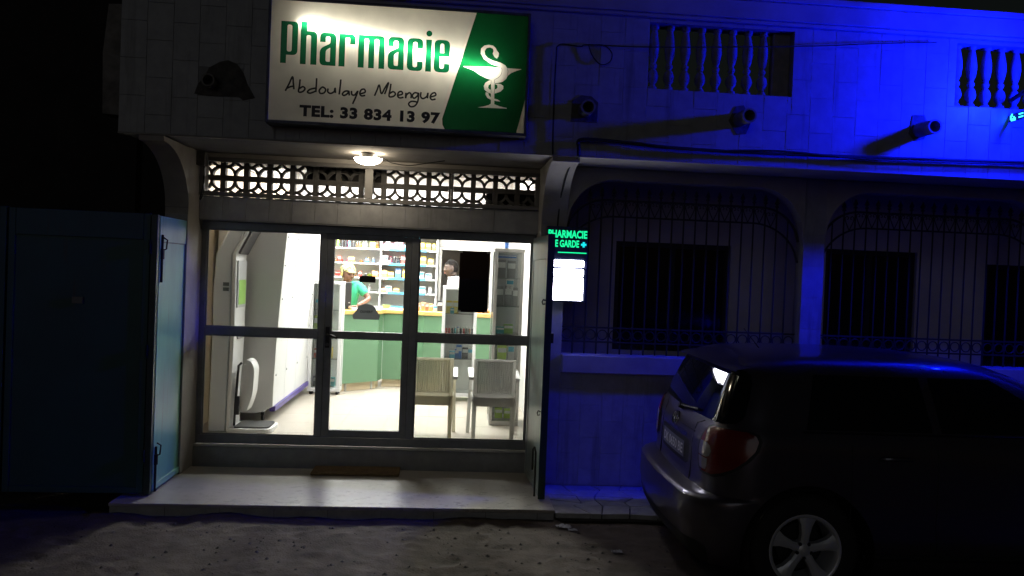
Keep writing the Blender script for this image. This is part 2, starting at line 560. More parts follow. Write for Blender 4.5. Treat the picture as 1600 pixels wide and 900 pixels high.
# left flank of the building and shop shell
mb = MB(); mb.box(-2.575, -2.43, YF+.165, 14.4, ZS+.141, 4.0)
mb.build('flank_wall', 'plaster', B)

# pillars, each with a concave corbel carrying the overhang
def pillar(x0, x1, label=None, z1=2.52, tiles=True, material='tile', corbel=True):
    mb = MB(); mb.box(x0, x1, YP+.0045, YG+.10, .0, ZS)
    pl = mb.build('pillar', 'plaster', B)
    if tiles:
        tile_field(pl, x0+.001, x1-.001, .07, 2.30, YP, (x1-x0)/1.0, .285, stagger=False)
    if corbel:
        prof = [(YF+.012, ZS-.011)]
        for k in range(13):
            t = k/12*PI/2
            prof.append((YF+.02+(YP-YF-.02)*math.sin(t), ZS-.05-.46*(1-math.cos(t))))
        prof.append((YP+.02, 2.34)); prof.append((YP+.02, ZS-.011))
        mc = MB(); mc.prism([(a, b) for a, b in prof], x0, x1, 'yz'); mc.build('corbel', 'plaster', pl, smooth=35)
    return pl
pL = pillar(-2.434, -2.245)
pR = pillar(.765, .985)

# shopfront masonry: sill under the glass, lintel of tiles, side cheeks
mb = MB(); mb.box(-2.245, .765, YG-.06, YG+.12, .0, .262); mb.build('door_sill', 'cement', B)
mb = MB(); mb.box(-2.243, .763, YG-.085, YG-.045, .262, .276); mb.build('threshold', 'alu_light', B)
mb = MB(); mb.box(-2.245, .765, 6.9845, YG+.12, 2.275, 2.488); lint = mb.build('lintel', 'grout', B)
tile_field(lint, -2.244, .764, 2.285, 2.486, 6.98, .2005, .201, stagger=False)
mb = MB(); mb.box(-2.245, .765, 6.99, YG+.12, 2.83, ZS); mb.build('head_beam', 'plaster', B)

# the arcade wall: two arches on a tiled parapet
def arch_z(x, a, b, sp=2.33, top=2.77, rx=.42):
    d = min(x-a, b-x)
    if d >= rx: return top
    u = 1-d/rx
    return sp+(top-sp)*math.sqrt(max(0, 1-u*u))
def arch(a, b):
    n = 40; mb = MB()
    # denser samples at the round ends
    xs = []
    for i in range(n+1):
        t = i/n
        xs.append(a+(b-a)*(t-.10*math.sin(2*PI*t)/1.0*.9) if 0 < i < n else (a if i == 0 else b))
    for i in range(n):
        xa, xb = xs[i], xs[i+1]
        za, zb = arch_z(xa, a, b), arch_z(xb, a, b)
        y0, y1 = YP+.004, YP+.15
        mb.add([(xa, y0, za), (xb, y0, zb), (xb, y0, ZS-.001), (xa, y0, ZS-.001), (xa, y1, za), (xb, y1, zb), (xb, y1, ZS-.001), (xa, y1, ZS-.001)],
               [(0, 1, 2, 3), (5, 4, 7, 6), (4, 5, 1, 0)])
    mb.build('arch', 'plaster', B, smooth=40, recalc=False)
arch(.986, 3.143); arch(3.345, 5.50)
for a, b in ((3.143, 3.345), (5.50, 5.70)):
    mb = MB(); mb.box(a, b, YP+.0065, YP+.15, .05, ZS-.002); pl = mb.build('pillar', 'plaster', B)
    tile_field(pl, a+.001, b-.001, 1.23, 2.86, YP+.002, (b-a), .285, stagger=False)
mb = MB(); mb.box(.986, 7.2, YP+.0065, YP+.148, .0, 1.04); par = mb.build('parapet', 'grout', B)
tile_field(par, .987, 4.6, .062, 1.065, YP+.002, .190, .285)
mb = MB(); mb.box(.986, 3.143, YP-.088, YP+.16, 1.066, 1.22); mb.box(3.345, 5.5, YP-.088, YP+.16, 1.066, 1.22); mb.box(3.143, 3.345, YP-.088, YP+.008, 1.066, 1.22)
sill = mb.build('sill', 'plaster', B, bevel=.006)
# loggia behind the grilles: back wall with openings, floor
win = [(1.65, 2.85, 1.18, 2.285), (3.86, 4.85, 1.18, 2.30), (5.62, 6.6, .3, 2.21)]
mb = MB()
for q in rects((.866, 8.0, .0, ZS+.005), win): mb.box(q[0], q[1], 7.70, 7.86, q[2], q[3])
mb.build('loggia_wall', 'plaster_in', B)
mb = MB(); mb.box(.866, 8.0, YP+.15, 7.70, .0, .28); mb.build('loggia_floor', 'cement', B)
mb = MB(); mb.box(.80, .866, YG+.10, 7.86, .0, ZS+.005); mb.build('loggia_side_wall', 'plaster_in', B)
for q in win:
    x0, x1, z0, z1 = q
    w = MB(); w.box(x0, x0+.05, 7.74, 7.80, z0, z1); w.box(x1-.05, x1, 7.74, 7.80, z0, z1); w.box(x0+.05, x1-.05, 7.74, 7.80, z1-.05, z1); w.box(x0+.05, x1-.05, 7.74, 7.80, z0, z0+.05)
    w.box((x0+x1)/2-.03, (x0+x1)/2+.03, 7.745, 7.795, z0+.05, z1-.05)
    wo = w.build('window', 'iron', B)
    for a, b in ((x0+.05, (x0+x1)/2-.03), ((x0+x1)/2+.03, x1-.05)):
        w = MB(); w.box(a, b, 7.765, 7.775, z0+.05, z1-.05); w.build('pane', 'dark_glass', wo)
# shop shell
mb = MB(); mb.box(-2.60, -2.45, YG+.12, 14.5, .0, 3.4); mb.build('shop_wall', 'cream_wall', B)
mb = MB(); mb.box(-2.434, -2.245, YG+.10, YG+.12, .0, 3.4); mb.box(.766, .80, YG+.105, YG+.12, .0, 2.86); mb.build('shop_wall', 'white_wall', B)
mb = MB(); mb.box(.90, 1.04, 7.87, 14.5, .0, 3.4); mb.build('shop_wall', 'white_wall', B)
mb = MB()
for q in rects((-2.45, .90, .0, 3.4), [(-.17, .60, .0, 2.25)]): mb.box(q[0], q[1], 12.22, 12.36, q[2], q[3])
mb.build('shop_wall', 'white_wall', B)
mb = MB(); mb.box(-2.6, 1.04, 7.86, 14.5, 3.36, 3.48); mb.box(-2.45, .9, YG+.12, 7.86, 3.02, 3.14); mb.box(-2.45, .9, 7.80, 7.86, 3.14, 3.36)
mb.build('shop_ceiling', 'white_wall', B)
M['store_wall'] = mat('dim_store_wall', (.42, .40, .37), .9, col2=(.34, .32, .3), vs=3)
mb = MB(); mb.box(-.6, 1.0, 13.6, 13.7, .2, 3.3); mb.box(-.60, -.55, 12.37, 13.6, .2, 3.3); mb.box(-.6, 1.0, 12.37, 13.7, 2.5, 2.55); mb.build('store_wall', 'store_wall', B)
mb = MB(); mb.box(-.21, -.17, 12.16, 12.37, FL, 2.29); mb.box(.60, .64, 12.16, 12.37, FL, 2.29); mb.box(-.17, .60, 12.16, 12.37, 2.25, 2.29); mb.build('door_frame', 'white_wall', B)
# white wall tiles over the store door
for i in range(5):
    for j in range(3):
        put('tile', tile_mesh(.298, .298, 'white_wall'), B, (-.06+i*.30 if i < 4 else .80, 12.208, 2.45+j*.30)) if i < 4 else None

# ------------------------------------------------------------------ neighbour on the left, lost in the dark
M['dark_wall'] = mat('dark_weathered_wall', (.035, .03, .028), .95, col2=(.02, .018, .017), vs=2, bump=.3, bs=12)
nb = thing('neighbouring_house', 'dark unlit house wall behind the folded blue shutter', 'building', (-5.5, 11, 0))
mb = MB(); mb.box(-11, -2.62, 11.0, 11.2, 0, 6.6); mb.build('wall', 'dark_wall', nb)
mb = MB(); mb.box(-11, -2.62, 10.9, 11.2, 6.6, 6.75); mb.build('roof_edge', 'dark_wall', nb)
mb = MB()
mb.prism([(-3.63, 3.38), (-3.14, 3.36), (-3.14, 4.52), (-3.60, 4.50), (-3.645, 4.0)], 8.2, 8.45, 'xz')
st = mb.build('concrete_stub', mat('old_concrete', (.09, .085, .08), .95, col2=(.05, .047, .045), vs=6, bump=.5, bs=20), None,
     label='weathered grey concrete slab faintly seen left of the building', category_=None) if False else mb.build('concrete_stub', mat('old_concrete', (.30, .28, .26), .95, col2=(.16, .15, .14), vs=6, bump=.5, bs=20), None)
tag(st, 'weathered grey concrete slab standing faintly in the dark left of the building', 'slab')
mb = MB(); mb.box(-3.45, -3.30, 8.25, 8.40, -.02, 3.40); mb.build('post', 'dark_wall', st)

# ------------------------------------------------------------------ balustrades in the terrace parapet
prof = [(.036, 0), (.036, .03), (.022, .04), (.022, .055), (.040, .085), (.046, .115), (.036, .15), (.018, .175), (.030, .195), (.030, .21), (.019, .225), (.034, .27), (.043, .33), (.040, .39), (.028, .46), (.022, .49), (.034, .50), (.034, .528)]
mbm = MB().lathe(prof, 14)
bme = mbm.mesh('baluster', smooth=50); M['baluster'] = mat('baluster_cement', (.27, .255, .235), .9, col2=(.18, .17, .155), vs=14, bump=.25, bs=50); bme.materials.append(M['baluster'])
def balustrade(q, n, label, extra=None):
    t = thing('balustrade', label, 'balustrade', ((q[0]+q[1])/2, YF+.08, q[2]), 0, 'parapet balustrades')
    for i in range(n):
        x = q[0]+.06+i*.1305
        put('baluster', bme, t, (x, YF+.085, q[2]+.001))
    if extra:
        mb = MB(); mb.box(extra[0], extra[1], YF+.06, YF+.135, q[2]+.001, q[3]-.001); mb.build('infill_block', 'baluster', t, bevel=.01)
    return t
balustrade(bal1, 8, 'row of turned cement balusters in the dimmer blue wall, above the middle spout', (2.555, 2.703))
balustrade(bal2, 13, 'row of turned cement balusters at the brightest blue wall by the photo edge')

# ------------------------------------------------------------------ rain spouts
def spout(x, z, label, patch, length=.30, rr=.058, tilt=-.03, mt='baluster'):
    t = thing('rain_spout', label, 'spout', (x, YF, z), 0, 'rain spouts through the parapet')
    mb = MB()
    n = 18; v = []
    for (yy, r) in ((.05, rr), (-length, rr), (-length, rr*.76), (.05, rr*.76)):
        for k in range(n):
            a = 2*PI*k/n
            v.append((x+r*math.cos(a), YF+yy, z+r*math.sin(a)+yy*tilt*-1))
    f = []
    for i in range(3):
        for k in range(n): f.append((i*n+k, i*n+(k+1) % n, (i+1)*n+(k+1) % n, (i+1)*n+k))
    mb.add(v, f); mb.build('pipe', mt, t, smooth=40)
    mb = MB(); mb.cyl((x, YF-length+.14, z-tilt*.1), (x, YF-length+.15, z-tilt*.1), rr*.75, n=14); mb.build('pipe_inside', 'cable', t)
    mb = MB(); mb.prism([(x+a, z+b) for a, b in patch], YF-.006, YF+.03, 'xz'); mb.build('cement_patch', 'cement', t)
spout(1.005, 3.232, 'short pipe spout in a dark square patch, nearest right of the sign', [(-.11, -.095), (.10, -.09), (.105, .07), (.05, .115), (-.03, .12), (-.105, .075)], .17)
spout(2.275, 3.228, 'pipe spout in a diamond shaped cement patch below the dimmer balustrade', [(-.09, -.01), (-.02, -.12), (.06, -.11), (.1, .0), (.03, .12), (-.04, .105)], .22)
spout(3.80, 3.225, 'pipe spout in the brightest blue part of the wall', [(-.085, -.03), (-.03, -.09), (.05, -.07), (.09, .03), (.04, .13), (-.06, .125)], .22)
hole = [(-.125, -.095), (-.10, -.02), (-.06, .03), (-.02, .11), (.06, .16), (.12, .175), (.19, .15), (.24, .08), (.27, .0), (.33, -.10), (.24, -.125), (.20, -.095), (.10, -.10), (.02, -.105)]
spout(-1.90, 3.285, 'broken pipe spout in a ragged hole left of the lit sign', hole, .09, .05)

# ------------------------------------------------------------------ claustra screen over the shopfront
def claustra_block(p=.2075, t=.07):
    """pierced block: square frame, ring of four arcs leaving a centre star and four corner petals"""
    h = p/2; o = h-.0235
    mb = MB()
    # frame
    for q in rects((-h, h, -h, h), [(-o, o, -o, o)]): mb.box(q[0]+.0005, q[1]-.0005, 0, t, q[2]+.0005, q[3]-.0005)
    # four arc bars, each curving from edge middle to edge middle around a corner
    for sx, sz in ((1, 1), (1, -1), (-1, 1), (-1, -1)):
        n = 8; v = []
        for k in range(n+1):
            a = k/n*PI/2
            for rr in (o*.86, o*1.13):
                x = o-rr*math.cos(a); z = o-rr*math.sin(a)
                x = max(min(x, o), -o*.999); z = max(min(z, o), -o*.999)
                for y in (.012, t-.004): v.append((sx*x, y, sz*z))
        f = []
        for k in range(n):
            a = k*4; b = a+4
            f += [(a, b, b+1, a+1), (a+2, a+3, b+3, b+2), (a, a+2, b+2, b), (a+1, b+1, b+3, a+3)]
        mb.add(v, f)
    return mb.mesh('block')
cbm = claustra_block(); cbm.materials.append(M['claustra'])
cl = thing('claustra_screen', 'pierced cement block screen above the glass shopfront, lit from inside', 'screen', (-.75, 7.2, 2.49))
for i in range(16):
    for j in range(2):
        put('block', cbm, cl, (-2.219+i*.2075, 7.20, 2.573+j*.2075), rot=(rnd.uniform(-.006, .006), rnd.uniform(-.008, .008), 0))
fr = MB()
fr.box(-2.243, .763, 6.955, 7.0, 2.490, 2.527); fr.box(-2.243, .763, 6.955, 7.0, 2.792, 2.829)
fr.box(-2.243, -2.205, 6.957, 6.998, 2.527, 2.792); fr.box(.725, .763, 6.957, 6.998, 2.527, 2.792); fr.box(-.81, -.735, 6.957, 6.998, 2.527, 2.792)
fr.build('frame', 'frieze_frame', cl, bevel=.004)
# boards leaning behind some of the blocks
mb = MB(); mb.box(-1.385, -.66, 7.29, 7.305, 2.70, 2.95); mb.build('backing_board', 'dark_wall', cl)
mb = MB(); mb.box(.29, .765, 7.29, 7.305, 2.45, 2.685); mb.build('backing_board', 'dark_wall', cl)
# ================================================================== glass shopfront
sh = thing('glass_shopfront', 'grey aluminium glass shopfront with a door in the middle', 'shopfront', (-.74, YG, .276))
Y0, Y1 = YG-.03, YG+.03
f = MB()
f.box(-2.243, .763, Y0, Y1, .277, .355)         # bottom rail
f.box(-2.243, .763, Y0, Y1, 2.205, 2.274)
f.box(-2.243, -2.196, Y0, Y1, .355, 2.205); f.box(.727, .763, Y0, Y1, .355, 2.205)
f.box(-1.19, -1.135, Y0, Y1, .355, 2.205); f.box(-.372, -.305, Y0, Y1, .355, 2.205)
f.box(-2.196, -1.19, Y0, Y1, 1.255, 1.325); f.box(-.305, .727, Y0, Y1, 1.255, 1.325)
f.build('frame', 'alu', sh, bevel=.004)
for x0, x1, z0, z1 in ((-2.196, -1.19, .355, 1.255), (-2.196, -1.19, 1.325, 2.205), (-.305, .727, .355, 1.255), (-.305, .727, 1.325, 2.205)):
    MB().box(x0, x1, YG-.004, YG+.004, z0, z1).build('pane', 'glass', sh)
    b = MB()
    for q in rects((x0, x1, z0, z1), [(x0+.012, x1-.012, z0+.012, z1-.012)]): b.box(q[0], q[1], YG-.018, YG-.005, q[2], q[3])
    b.build('glazing_bead', 'alu', sh)
d = MB()
for q in rects((-1.1345, -.3725, .3555, 2.2045), [(-1.07, -.434, .42, 1.252), (-1.07, -.434, 1.322, 2.155)]): d.box(q[0], q[1], Y0+.006, Y1-.006, q[2], q[3])
dr = d.build('door', 'alu', sh, bevel=.003)
MB().box(-1.07, -.434, YG-.004, YG+.004, .42, 1.252).build('pane', 'glass', dr)
MB().box(-1.07, -.434, YG-.004, YG+.004, 1.322, 2.155).build('pane', 'glass', dr)
h = MB(); h.box(-1.122, -1.086, Y0-.012, Y0+.005, 1.17, 1.36); h.cyl((-1.104, Y0-.01, 1.29), (-1.104, Y0-.055, 1.29), .011); h.tube([(-1.104, Y0-.052, 1.29), (-1.06, Y0-.056, 1.285), (-1.01, Y0-.05, 1.262)], .011, 8)
h.build('handle', 'black', dr, smooth=40)
MB().cyl((-1.104, Y0-.008, 1.20), (-1.104, Y0-.018, 1.20), .016, n=14).build('lock', 'steel', dr)

# notices on the glass
t = MB().box(.066, .338, YG+.008, YG+.013, 1.536, 2.10); M['notice'] = translucent('dark_notice_paper', (.014, .012, .020), .7)
o = t.build('poster', 'notice'); tag(o, 'large dark notice sheet taped inside the right glass pane', 'notice')
for x_, z_ in ((.075, 2.092), (.33, 2.092), (.075, 1.544), (.33, 1.544)):
    MB().box(x_-.016, x_+.016, YG+.0055, YG+.0075, z_-.009, z_+.009).build('tape', 'alu_light', o)
t = MB().box(-.840, -.694, YG-.012, YG-.008, 1.775, 1.835); o = t.build('door_card', 'black'); tag(o, 'small black card stuck on the door glass at head height', 'card')
sp = rounded([(-.885, 1.437, .015), (-.650, 1.437, .015), (-.640, 1.478, .03), (-.672, 1.512, .02), (-.690, 1.555, .05), (-.735, 1.578, .05), (-.795, 1.578, .05), (-.842, 1.555, .05), (-.858, 1.512, .02), (-.892, 1.478, .03)])
M['grey_board'] = translucent('grey_board', (.36, .37, .37), .7)
M['grey_ink'] = mat('dim_grey_ink', (.03, .033, .033), .7)
ds = thing('door_sign', 'grey bell shaped board hanging on the door glass below the black card', 'sign', (-.765, YG-.012, 1.437))
MB().prism(sp, YG-.014, YG-.006, 'xz').build('board', 'grey_board', ds)
v, fc = text_mesh('OUVERT', .03, .001, 1.0, 'CENTER')
MB().add([(-.765+a, YG-.0165, 1.497+b) for a, b in v], fc).build('lettering', 'grey_ink', ds, recalc=False)
t = MB()
E0 = rounded([(-1.165, 6.745), (-.395, 6.752), (-.405, 7.02), (-1.165, 7.0)], 1)
M['coir'] = mat('coir_mat', (.235, .155, .075), .95, col2=(.15, .095, .045), vs=40, bump=1, bs=220)
t.prism([(-1.16, 6.745), (-.395, 6.752), (-.40, 7.015), (-1.162, 7.0)], .0885, .112, 'xy')
o = t.build('doormat', 'coir', bevel=.006); tag(o, 'brown coir doormat on the porch in front of the glass door', 'doormat')

# ================================================================== folding metal shutters
def leaf(t, p0, p1, z0, z1, name, face_mat, edge_mat, th=.04, side=1):
    """flat framed sheet from plan point p0 to p1; side: which face is the recessed one"""
    a = Vector((p0[0], p0[1], 0)); b = Vector((p1[0], p1[1], 0)); d = (b-a); L = d.length; d /= L
    n = Vector((-d.y, d.x, 0))*side
    def bx(mb, u0, u1, w0, w1, za, zb):
        c = []
        for z in (za, zb):
            for u, w in ((u0, w0), (u1, w0), (u1, w1), (u0, w1)):
                p = a+d*u+n*w; c.append((p.x, p.y, z))
        mb.add(c, [(0, 3, 2, 1), (4, 5, 6, 7), (0, 1, 5, 4), (1, 2, 6, 5), (2, 3, 7, 6), (3, 0, 4, 7)])
    m1 = MB(); bx(m1, 0.012, L-.012, -th/2+.006, th/2-.010, z0+.012, z1-.012)
    lf = m1.build(name, face_mat, t)
    m2 = MB(); w = .05
    bx(m2, 0, w, -th/2, th/2, z0, z1); bx(m2, L-w, L, -th/2, th/2, z0, z1); bx(m2, w, L-w, -th/2, th/2, z0, z0+w); bx(m2, w, L-w, -th/2, th/2, z1-.20, z1)
    m2.build('frame', edge_mat, lf, bevel=.003)
    return lf, bx
fs = thing('folding_shutter', 'teal and dark blue metal shutter folded open left of the porch', 'shutter', (-2.28, 6.1, .09))
lf, bx = leaf(fs, (-2.272, 7.04), (-2.272, 6.12), .105, 2.245, 'leaf', 'shutter_in', 'shutter_in', side=1)
m = MB(); bx(m, .052, .055, .0105, .0125, .16, 2.045); bx(m, .865, .868, .0105, .0125, .16, 2.045); bx(m, .055, .865, .0105, .0125, 2.040, 2.045); m.build('seam', 'shutter_edge', lf)
m = MB(); bx(m, .058, .082, .004, .024, .16, 2.04); m.build('hinge_bar', 'shutter_edge', lf)
# bolts with chains of links on the free edge
for z0, z1, zt in ((1.86, 2.10, 2.21), (.26, .45, .12)):
    b = MB(); b.cyl((-2.245, 6.155, z0-.13 if z0 > 1 else z0-.16), (-2.245, 6.155, z1), .009, n=8); b.cyl((-2.245, 6.155, z0+.05), (-2.245, 6.155, z0+.13), .017, n=8)
    b.tube([(-2.24, 6.155, z0+.12), (-2.215, 6.155, z0+.13), (-2.21, 6.158, z0+.2), (-2.24, 6.155, z0+.22)], .006, 6)
    b.build('bolt', 'iron', lf, smooth=40)
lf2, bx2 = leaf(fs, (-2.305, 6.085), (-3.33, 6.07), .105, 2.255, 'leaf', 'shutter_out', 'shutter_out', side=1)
m = MB(); m.box(-2.300, -2.252, 6.062, 6.105, .10, 2.25); m.build('folding_edge', 'shutter_edge', fs, bevel=.003)
for z in (.4, 1.2, 2.0):
    MB().cyl((-2.302, 6.055, z-.05), (-2.302, 6.055, z+.05), .011, n=8).build('hinge', 'shutter_edge', fs, smooth=40)
m = MB(); m.box(-2.86, -2.78, 6.052, 6.062, 1.55, 1.60); m.build('hasp', 'steel', lf2)
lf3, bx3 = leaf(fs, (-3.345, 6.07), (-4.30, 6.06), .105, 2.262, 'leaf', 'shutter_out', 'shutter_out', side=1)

rs = thing('shutter_leaf', 'pale grey green metal shutter leaf open beside the duty sign', 'shutter', (.79, 6.5, .09))
lr, bxr = leaf(rs, (.744, 6.93), (.785, 6.13), .105, 2.235, 'leaf', 'shutter_r', 'shutter_r', side=1)
m = MB(); bxr(m, .052, .055, .0105, .0125, .16, 2.035); bxr(m, .745, .748, .0105, .0125, .16, 2.035); bxr(m, .055, .745, .0105, .0125, 2.030, 2.035); m.build('seam', 'shutter_edge', lr)
m = MB(); bxr(m, .803, .812, -.028, .028, .10, 2.24); m.build('folding_edge', 'shutter_edge', rs)
m = MB(); bxr(m, .77, .80, .02, .05, 1.36, 1.44); m.build('lock_case', 'black', lr)
pt = [(.755, 6.16, .80), (.737, 6.15, .81), (.730, 6.16, .79), (.737, 6.17, .77), (.755, 6.165, .775)]
MB().tube(pt, .006, 6).build('ring', 'iron', lr, smooth=50)
MB().tube([(.738, 6.20, .10), (.736, 6.20, .46), (.730, 6.24, .49), (.722, 6.27, .47), (.722, 6.27, .30)], .009, 6).build('bolt', 'iron', lr, smooth=50)
MB().tube([(.757, 6.15, 1.70), (.74, 6.14, 1.71), (.732, 6.15, 1.69), (.74, 6.16, 1.67), (.757, 6.155, 1.675)], .006, 6).build('ring', 'iron', lr, smooth=50)

# ================================================================== backlit pharmacy sign
SY = 5.95
sg = thing('illuminated_sign', 'backlit white and green pharmacy sign box above the shopfront', 'sign', (-.46, SY+.07, 2.99))
X0, X1, Z0, Z1 = -1.432, .512, 2.995, 3.90
c = MB()
for q in rects((X0-.02, X1+.02, Z0-.02, Z1+.02), [(X0, X1, Z0, Z1)]): c.box(q[0], q[1], SY-.008, YF-.004, q[2], q[3])
c.build('casing', 'sign_case', sg, bevel=.002)
c = MB(); c.box(X0, X1, YF-.012, YF-.006, Z0, Z1)
c.box(X0+.0005, X0+.003, SY+.004, YF-.012, Z0, Z1); c.box(X1-.003, X1-.0005, SY+.004, YF-.012, Z0, Z1); c.box(X0+.003, X1-.003, SY+.004, YF-.012, Z0+.0005, Z0+.003); c.box(X0+.003, X1-.003, SY+.004, YF-.012, Z1-.003, Z1-.0005)
c.build('inner_lining', 'sign_in', sg)
# one tube hangs aslant inside the box
c = MB(); c.cyl((-1.21, SY+.026, 3.735), (.275, SY+.042, 3.475), .013, n=10); c.build('lamp_tube', 'tube', sg, smooth=40)
LET = {
 'P': ([[(0, 0), (48, 0), (48, 70), (140, 70, 42), (140, 350, 36), (0, 350)], [(52, 98, 16), (92, 98, 18), (92, 322, 18), (52, 322, 14)]]),
 'h': ([[(0, 0), (48, 0), (48, 245, 18), (86, 245, 18), (86, 0), (136, 0), (136, 278, 46), (52, 278), (52, 355), (0, 355)]]),
 'a': ([[(0, 0, 40), (134, 0), (134, 275, 44), (0, 275, 44), (0, 195), (46, 195), (46, 245, 18), (86, 245, 18), (86, 186, 14), (0, 140, 36)], [(50, 32, 16), (86, 32, 8), (86, 152, 6), (50, 128, 16)]]),
 'r': ([[(0, 0), (50, 0), (50, 245, 14), (90, 245, 14), (90, 190), (136, 190), (136, 275, 42), (0, 275)]]),
 'm': ([[(0, 0), (50, 0), (50, 247, 18), (87, 247, 18), (87, 0), (135, 0), (135, 247, 18), (173, 247, 18), (173, 0), (221, 0), (221, 275, 38), (0, 275)]]),
 'c': ([[(0, 0, 46), (132, 0, 46), (132, 80), (86, 80), (86, 30, 20), (48, 30, 20), (48, 245, 20), (86, 245, 20), (86, 190), (132, 190), (132, 275, 46), (0, 275, 46)]]),
 'i': ([[(0, 0), (48, 0), (48, 270), (0, 270)]]),
 'e': ([[(0, 0, 46), (132, 0, 46), (132, 75), (86, 75), (86, 30, 20), (48, 30, 20), (48, 135), (132, 135), (132, 275, 46), (0, 275, 46)], [(50, 165), (84, 165), (84, 245, 16), (50, 245, 16)]]),
}
k = .000902
base = 3.4275
place = [('P', -1.356), ('h', -1.209), ('a', -1.064), ('r', -.921), ('m', -.777), ('a', -.552), ('c', -.407), ('i', -.266), ('e', -.202)]
loops_white = []
for ch, x in place:
    LL = []
    for lp in LET[ch]:
        LL.append([(x+a*k, base+b*k) for a, b in rounded(lp, 4)])
    if ch == 'i':
        dot = [(x+(24+25*math.cos(a))*k, base+(322+25*math.sin(a))*k) for a in [2*PI*j/16 for j in range(16)]]
        LL.append(dot)
    loops_white += LL
    if ch == 'i':
        MB().sheet(LL[:1], SY).sheet(LL[1:], SY).build('letter', 'sign_letter', sg, recalc=False)
    else:
        MB().sheet(LL, SY).build('letter', 'sign_letter', sg, recalc=False)
# green field with a slanted edge
def zz(p): return (.0007129*p[0]+.0000282*p[1]-.0039658, .0000425*p[0]-.0007086*p[1]+3.6979092)
green = [(.112, Z1), (-.122, 3.075), (-.118, 3.03), (-.10, Z0), (.452, Z0), (X1, 3.26), (X1, Z1)]
white = [(X0, Z0), (-.10, Z0), (-.118, 3.03), (-.122, 3.075), (.112, Z1), (X0, Z1)]
MB().sheet([white]+loops_white, SY).build('white_panel', 'sign_white', sg, recalc=False)
MB().sheet([[(.452, Z0), (X1, Z0), (X1, 3.26)]], SY).build('white_panel', 'sign_white', sg, recalc=False)
emb = [(30,300),(430,314),(330,280),(250,225),(215,165),(220,110),(255,78),(305,68),(350,78),(378,105),(388,128),(412,160),(408,195),(390,220),(362,200),(345,165),(355,135),(345,110),(315,98),(280,105),(258,135),(262,175),(290,210),(350,240),(430,262),(480,290),(502,322),(660,333),(600,352),(545,375),(506,405),(490,440),(450,470),(400,482),(366,486),(366,491),(400,490),(430,493),(460,515),(460,545),(430,575),(385,592),(362,597),(362,651),(400,662),(428,683),(390,680),(362,674),(362,712),(420,735),(497,754),(497,761),(180,746),(240,738),(300,722),(325,705),(325,664),(285,642),(265,605),(270,581),(298,591),(304,615),(325,638),(325,597),(290,585),(255,555),(248,515),(265,480),(300,458),(327,450),(270,430),(200,395),(140,350),(80,325),(30,306)]
h1 = [(327,490),(300,508),(296,533),(308,550),(327,556)]
h2 = [(365,493),(393,503),(398,530),(385,548),(365,553)]
EL = [[zz(p) for p in q] for q in (emb, h1, h2)]
MB().sheet([green]+EL, SY).build('green_panel', 'sign_green', sg, recalc=False)
MB().sheet(EL, SY).build('snake_and_bowl_emblem', 'sign_white', sg, recalc=False)
def stroke(pts, w, y, mb, taper=True):
    """flat brush stroke"""
    P = [Vector((p[0], p[1])) for p in pts]
    # Catmull-Rom
    Q = []
    for i in range(len(P)-1):
        p0 = P[max(i-1, 0)]; p1 = P[i]; p2 = P[i+1]; p3 = P[min(i+2, len(P)-1)]
        for j in range(5):
            t = j/5
            Q.append(.5*((2*p1)+(p2-p0)*t+(2*p0-5*p1+4*p2-p3)*t*t+(3*p1-p0-3*p2+p3)*t**3))
    Q.append(P[-1])
    mb.tube([(q.x, y, q.y) for q in Q], w, 6, flat=.15)
ln = MB()
for l in ([(440,318),(446,350),(432,398),(398,430),(366,444)], [(503,326),(511,362),(501,404)], [(327,452),(327,490)], [(365,446),(365,486)], [(327,556),(327,590)], [(365,553),(362,594)], [(300,592),(325,600)]):
    stroke([zz(p) for p in l], .0016, SY-.002, ln)
ln.build('emblem_lines', 'ink', sg, smooth=60)
def hw(p): return (.0009025*p[0]+.0000331*p[1]-1.442481, .0000521*p[0]-.0009096*p[1]+3.4153175)
HAND = [[(140,225),(172,165),(200,108),(206,160),(211,212)],[(152,204),(185,190),(214,186)],[(262,130),(256,185),(249,232),(280,232),(302,208),(285,190),(256,206)],[(398,120),(395,180),(391,235)],[(390,202),(345,212),(322,234),(345,244),(388,228)],[(440,195),(419,222),(430,246),(460,240),(472,213),(452,194),(440,196)],[(492,205),(490,232),(513,246),(543,230),(550,200),(553,242)],[(598,130),(592,190),(584,255)],[(662,226),(632,228),(611,250),(625,263),(654,246),(664,226),(668,263)],[(686,225),(690,255),(714,258),(739,226),(722,275),(695,333)],[(756,250),(799,236),(793,211),(768,216),(755,246),(770,266),(801,262)],[(878,266),(900,215),(918,175),(935,248),(965,200),(995,155),(980,205),(962,252)],[(1015,165),(1008,215),(1000,270),(1034,271),(1053,250),(1034,231),(1005,246)],[(1075,262),(1110,251),(1104,230),(1080,236),(1071,265),(1088,283),(1121,278)],[(1141,240),(1138,286),(1146,258),(1170,240),(1185,256),(1183,286)],[(1246,246),(1215,240),(1194,264),(1209,286),(1237,266),(1247,241),(1241,310),(1215,350),(1180,356),(1164,331),(1190,312),(1236,318)],[(1268,235),(1264,270),(1284,289),(1317,270),(1326,240),(1322,287)],[(1350,275),(1391,261),(1385,240),(1360,248),(1345,275),(1359,298),(1391,292)]]
first = True
for s_ in HAND:
    if s_[0] == (152, 204) or s_[0] == (390, 202): stroke([hw(p) for p in s_], .0072, SY-.003, hb); hb.build('handwritten_letter', 'ink', sg, smooth=60); hb = None; continue
    hb = MB(); stroke([hw(p) for p in s_], .0072, SY-.003, hb)
    if s_[0] in ((140, 225), (398, 120)): continue
    hb.build('handwritten_letter', 'ink', sg, smooth=60)
v, fc = text_mesh('TEL: 33 834 13 97', .118, .0062, 1.0, 'LEFT', 1.10)
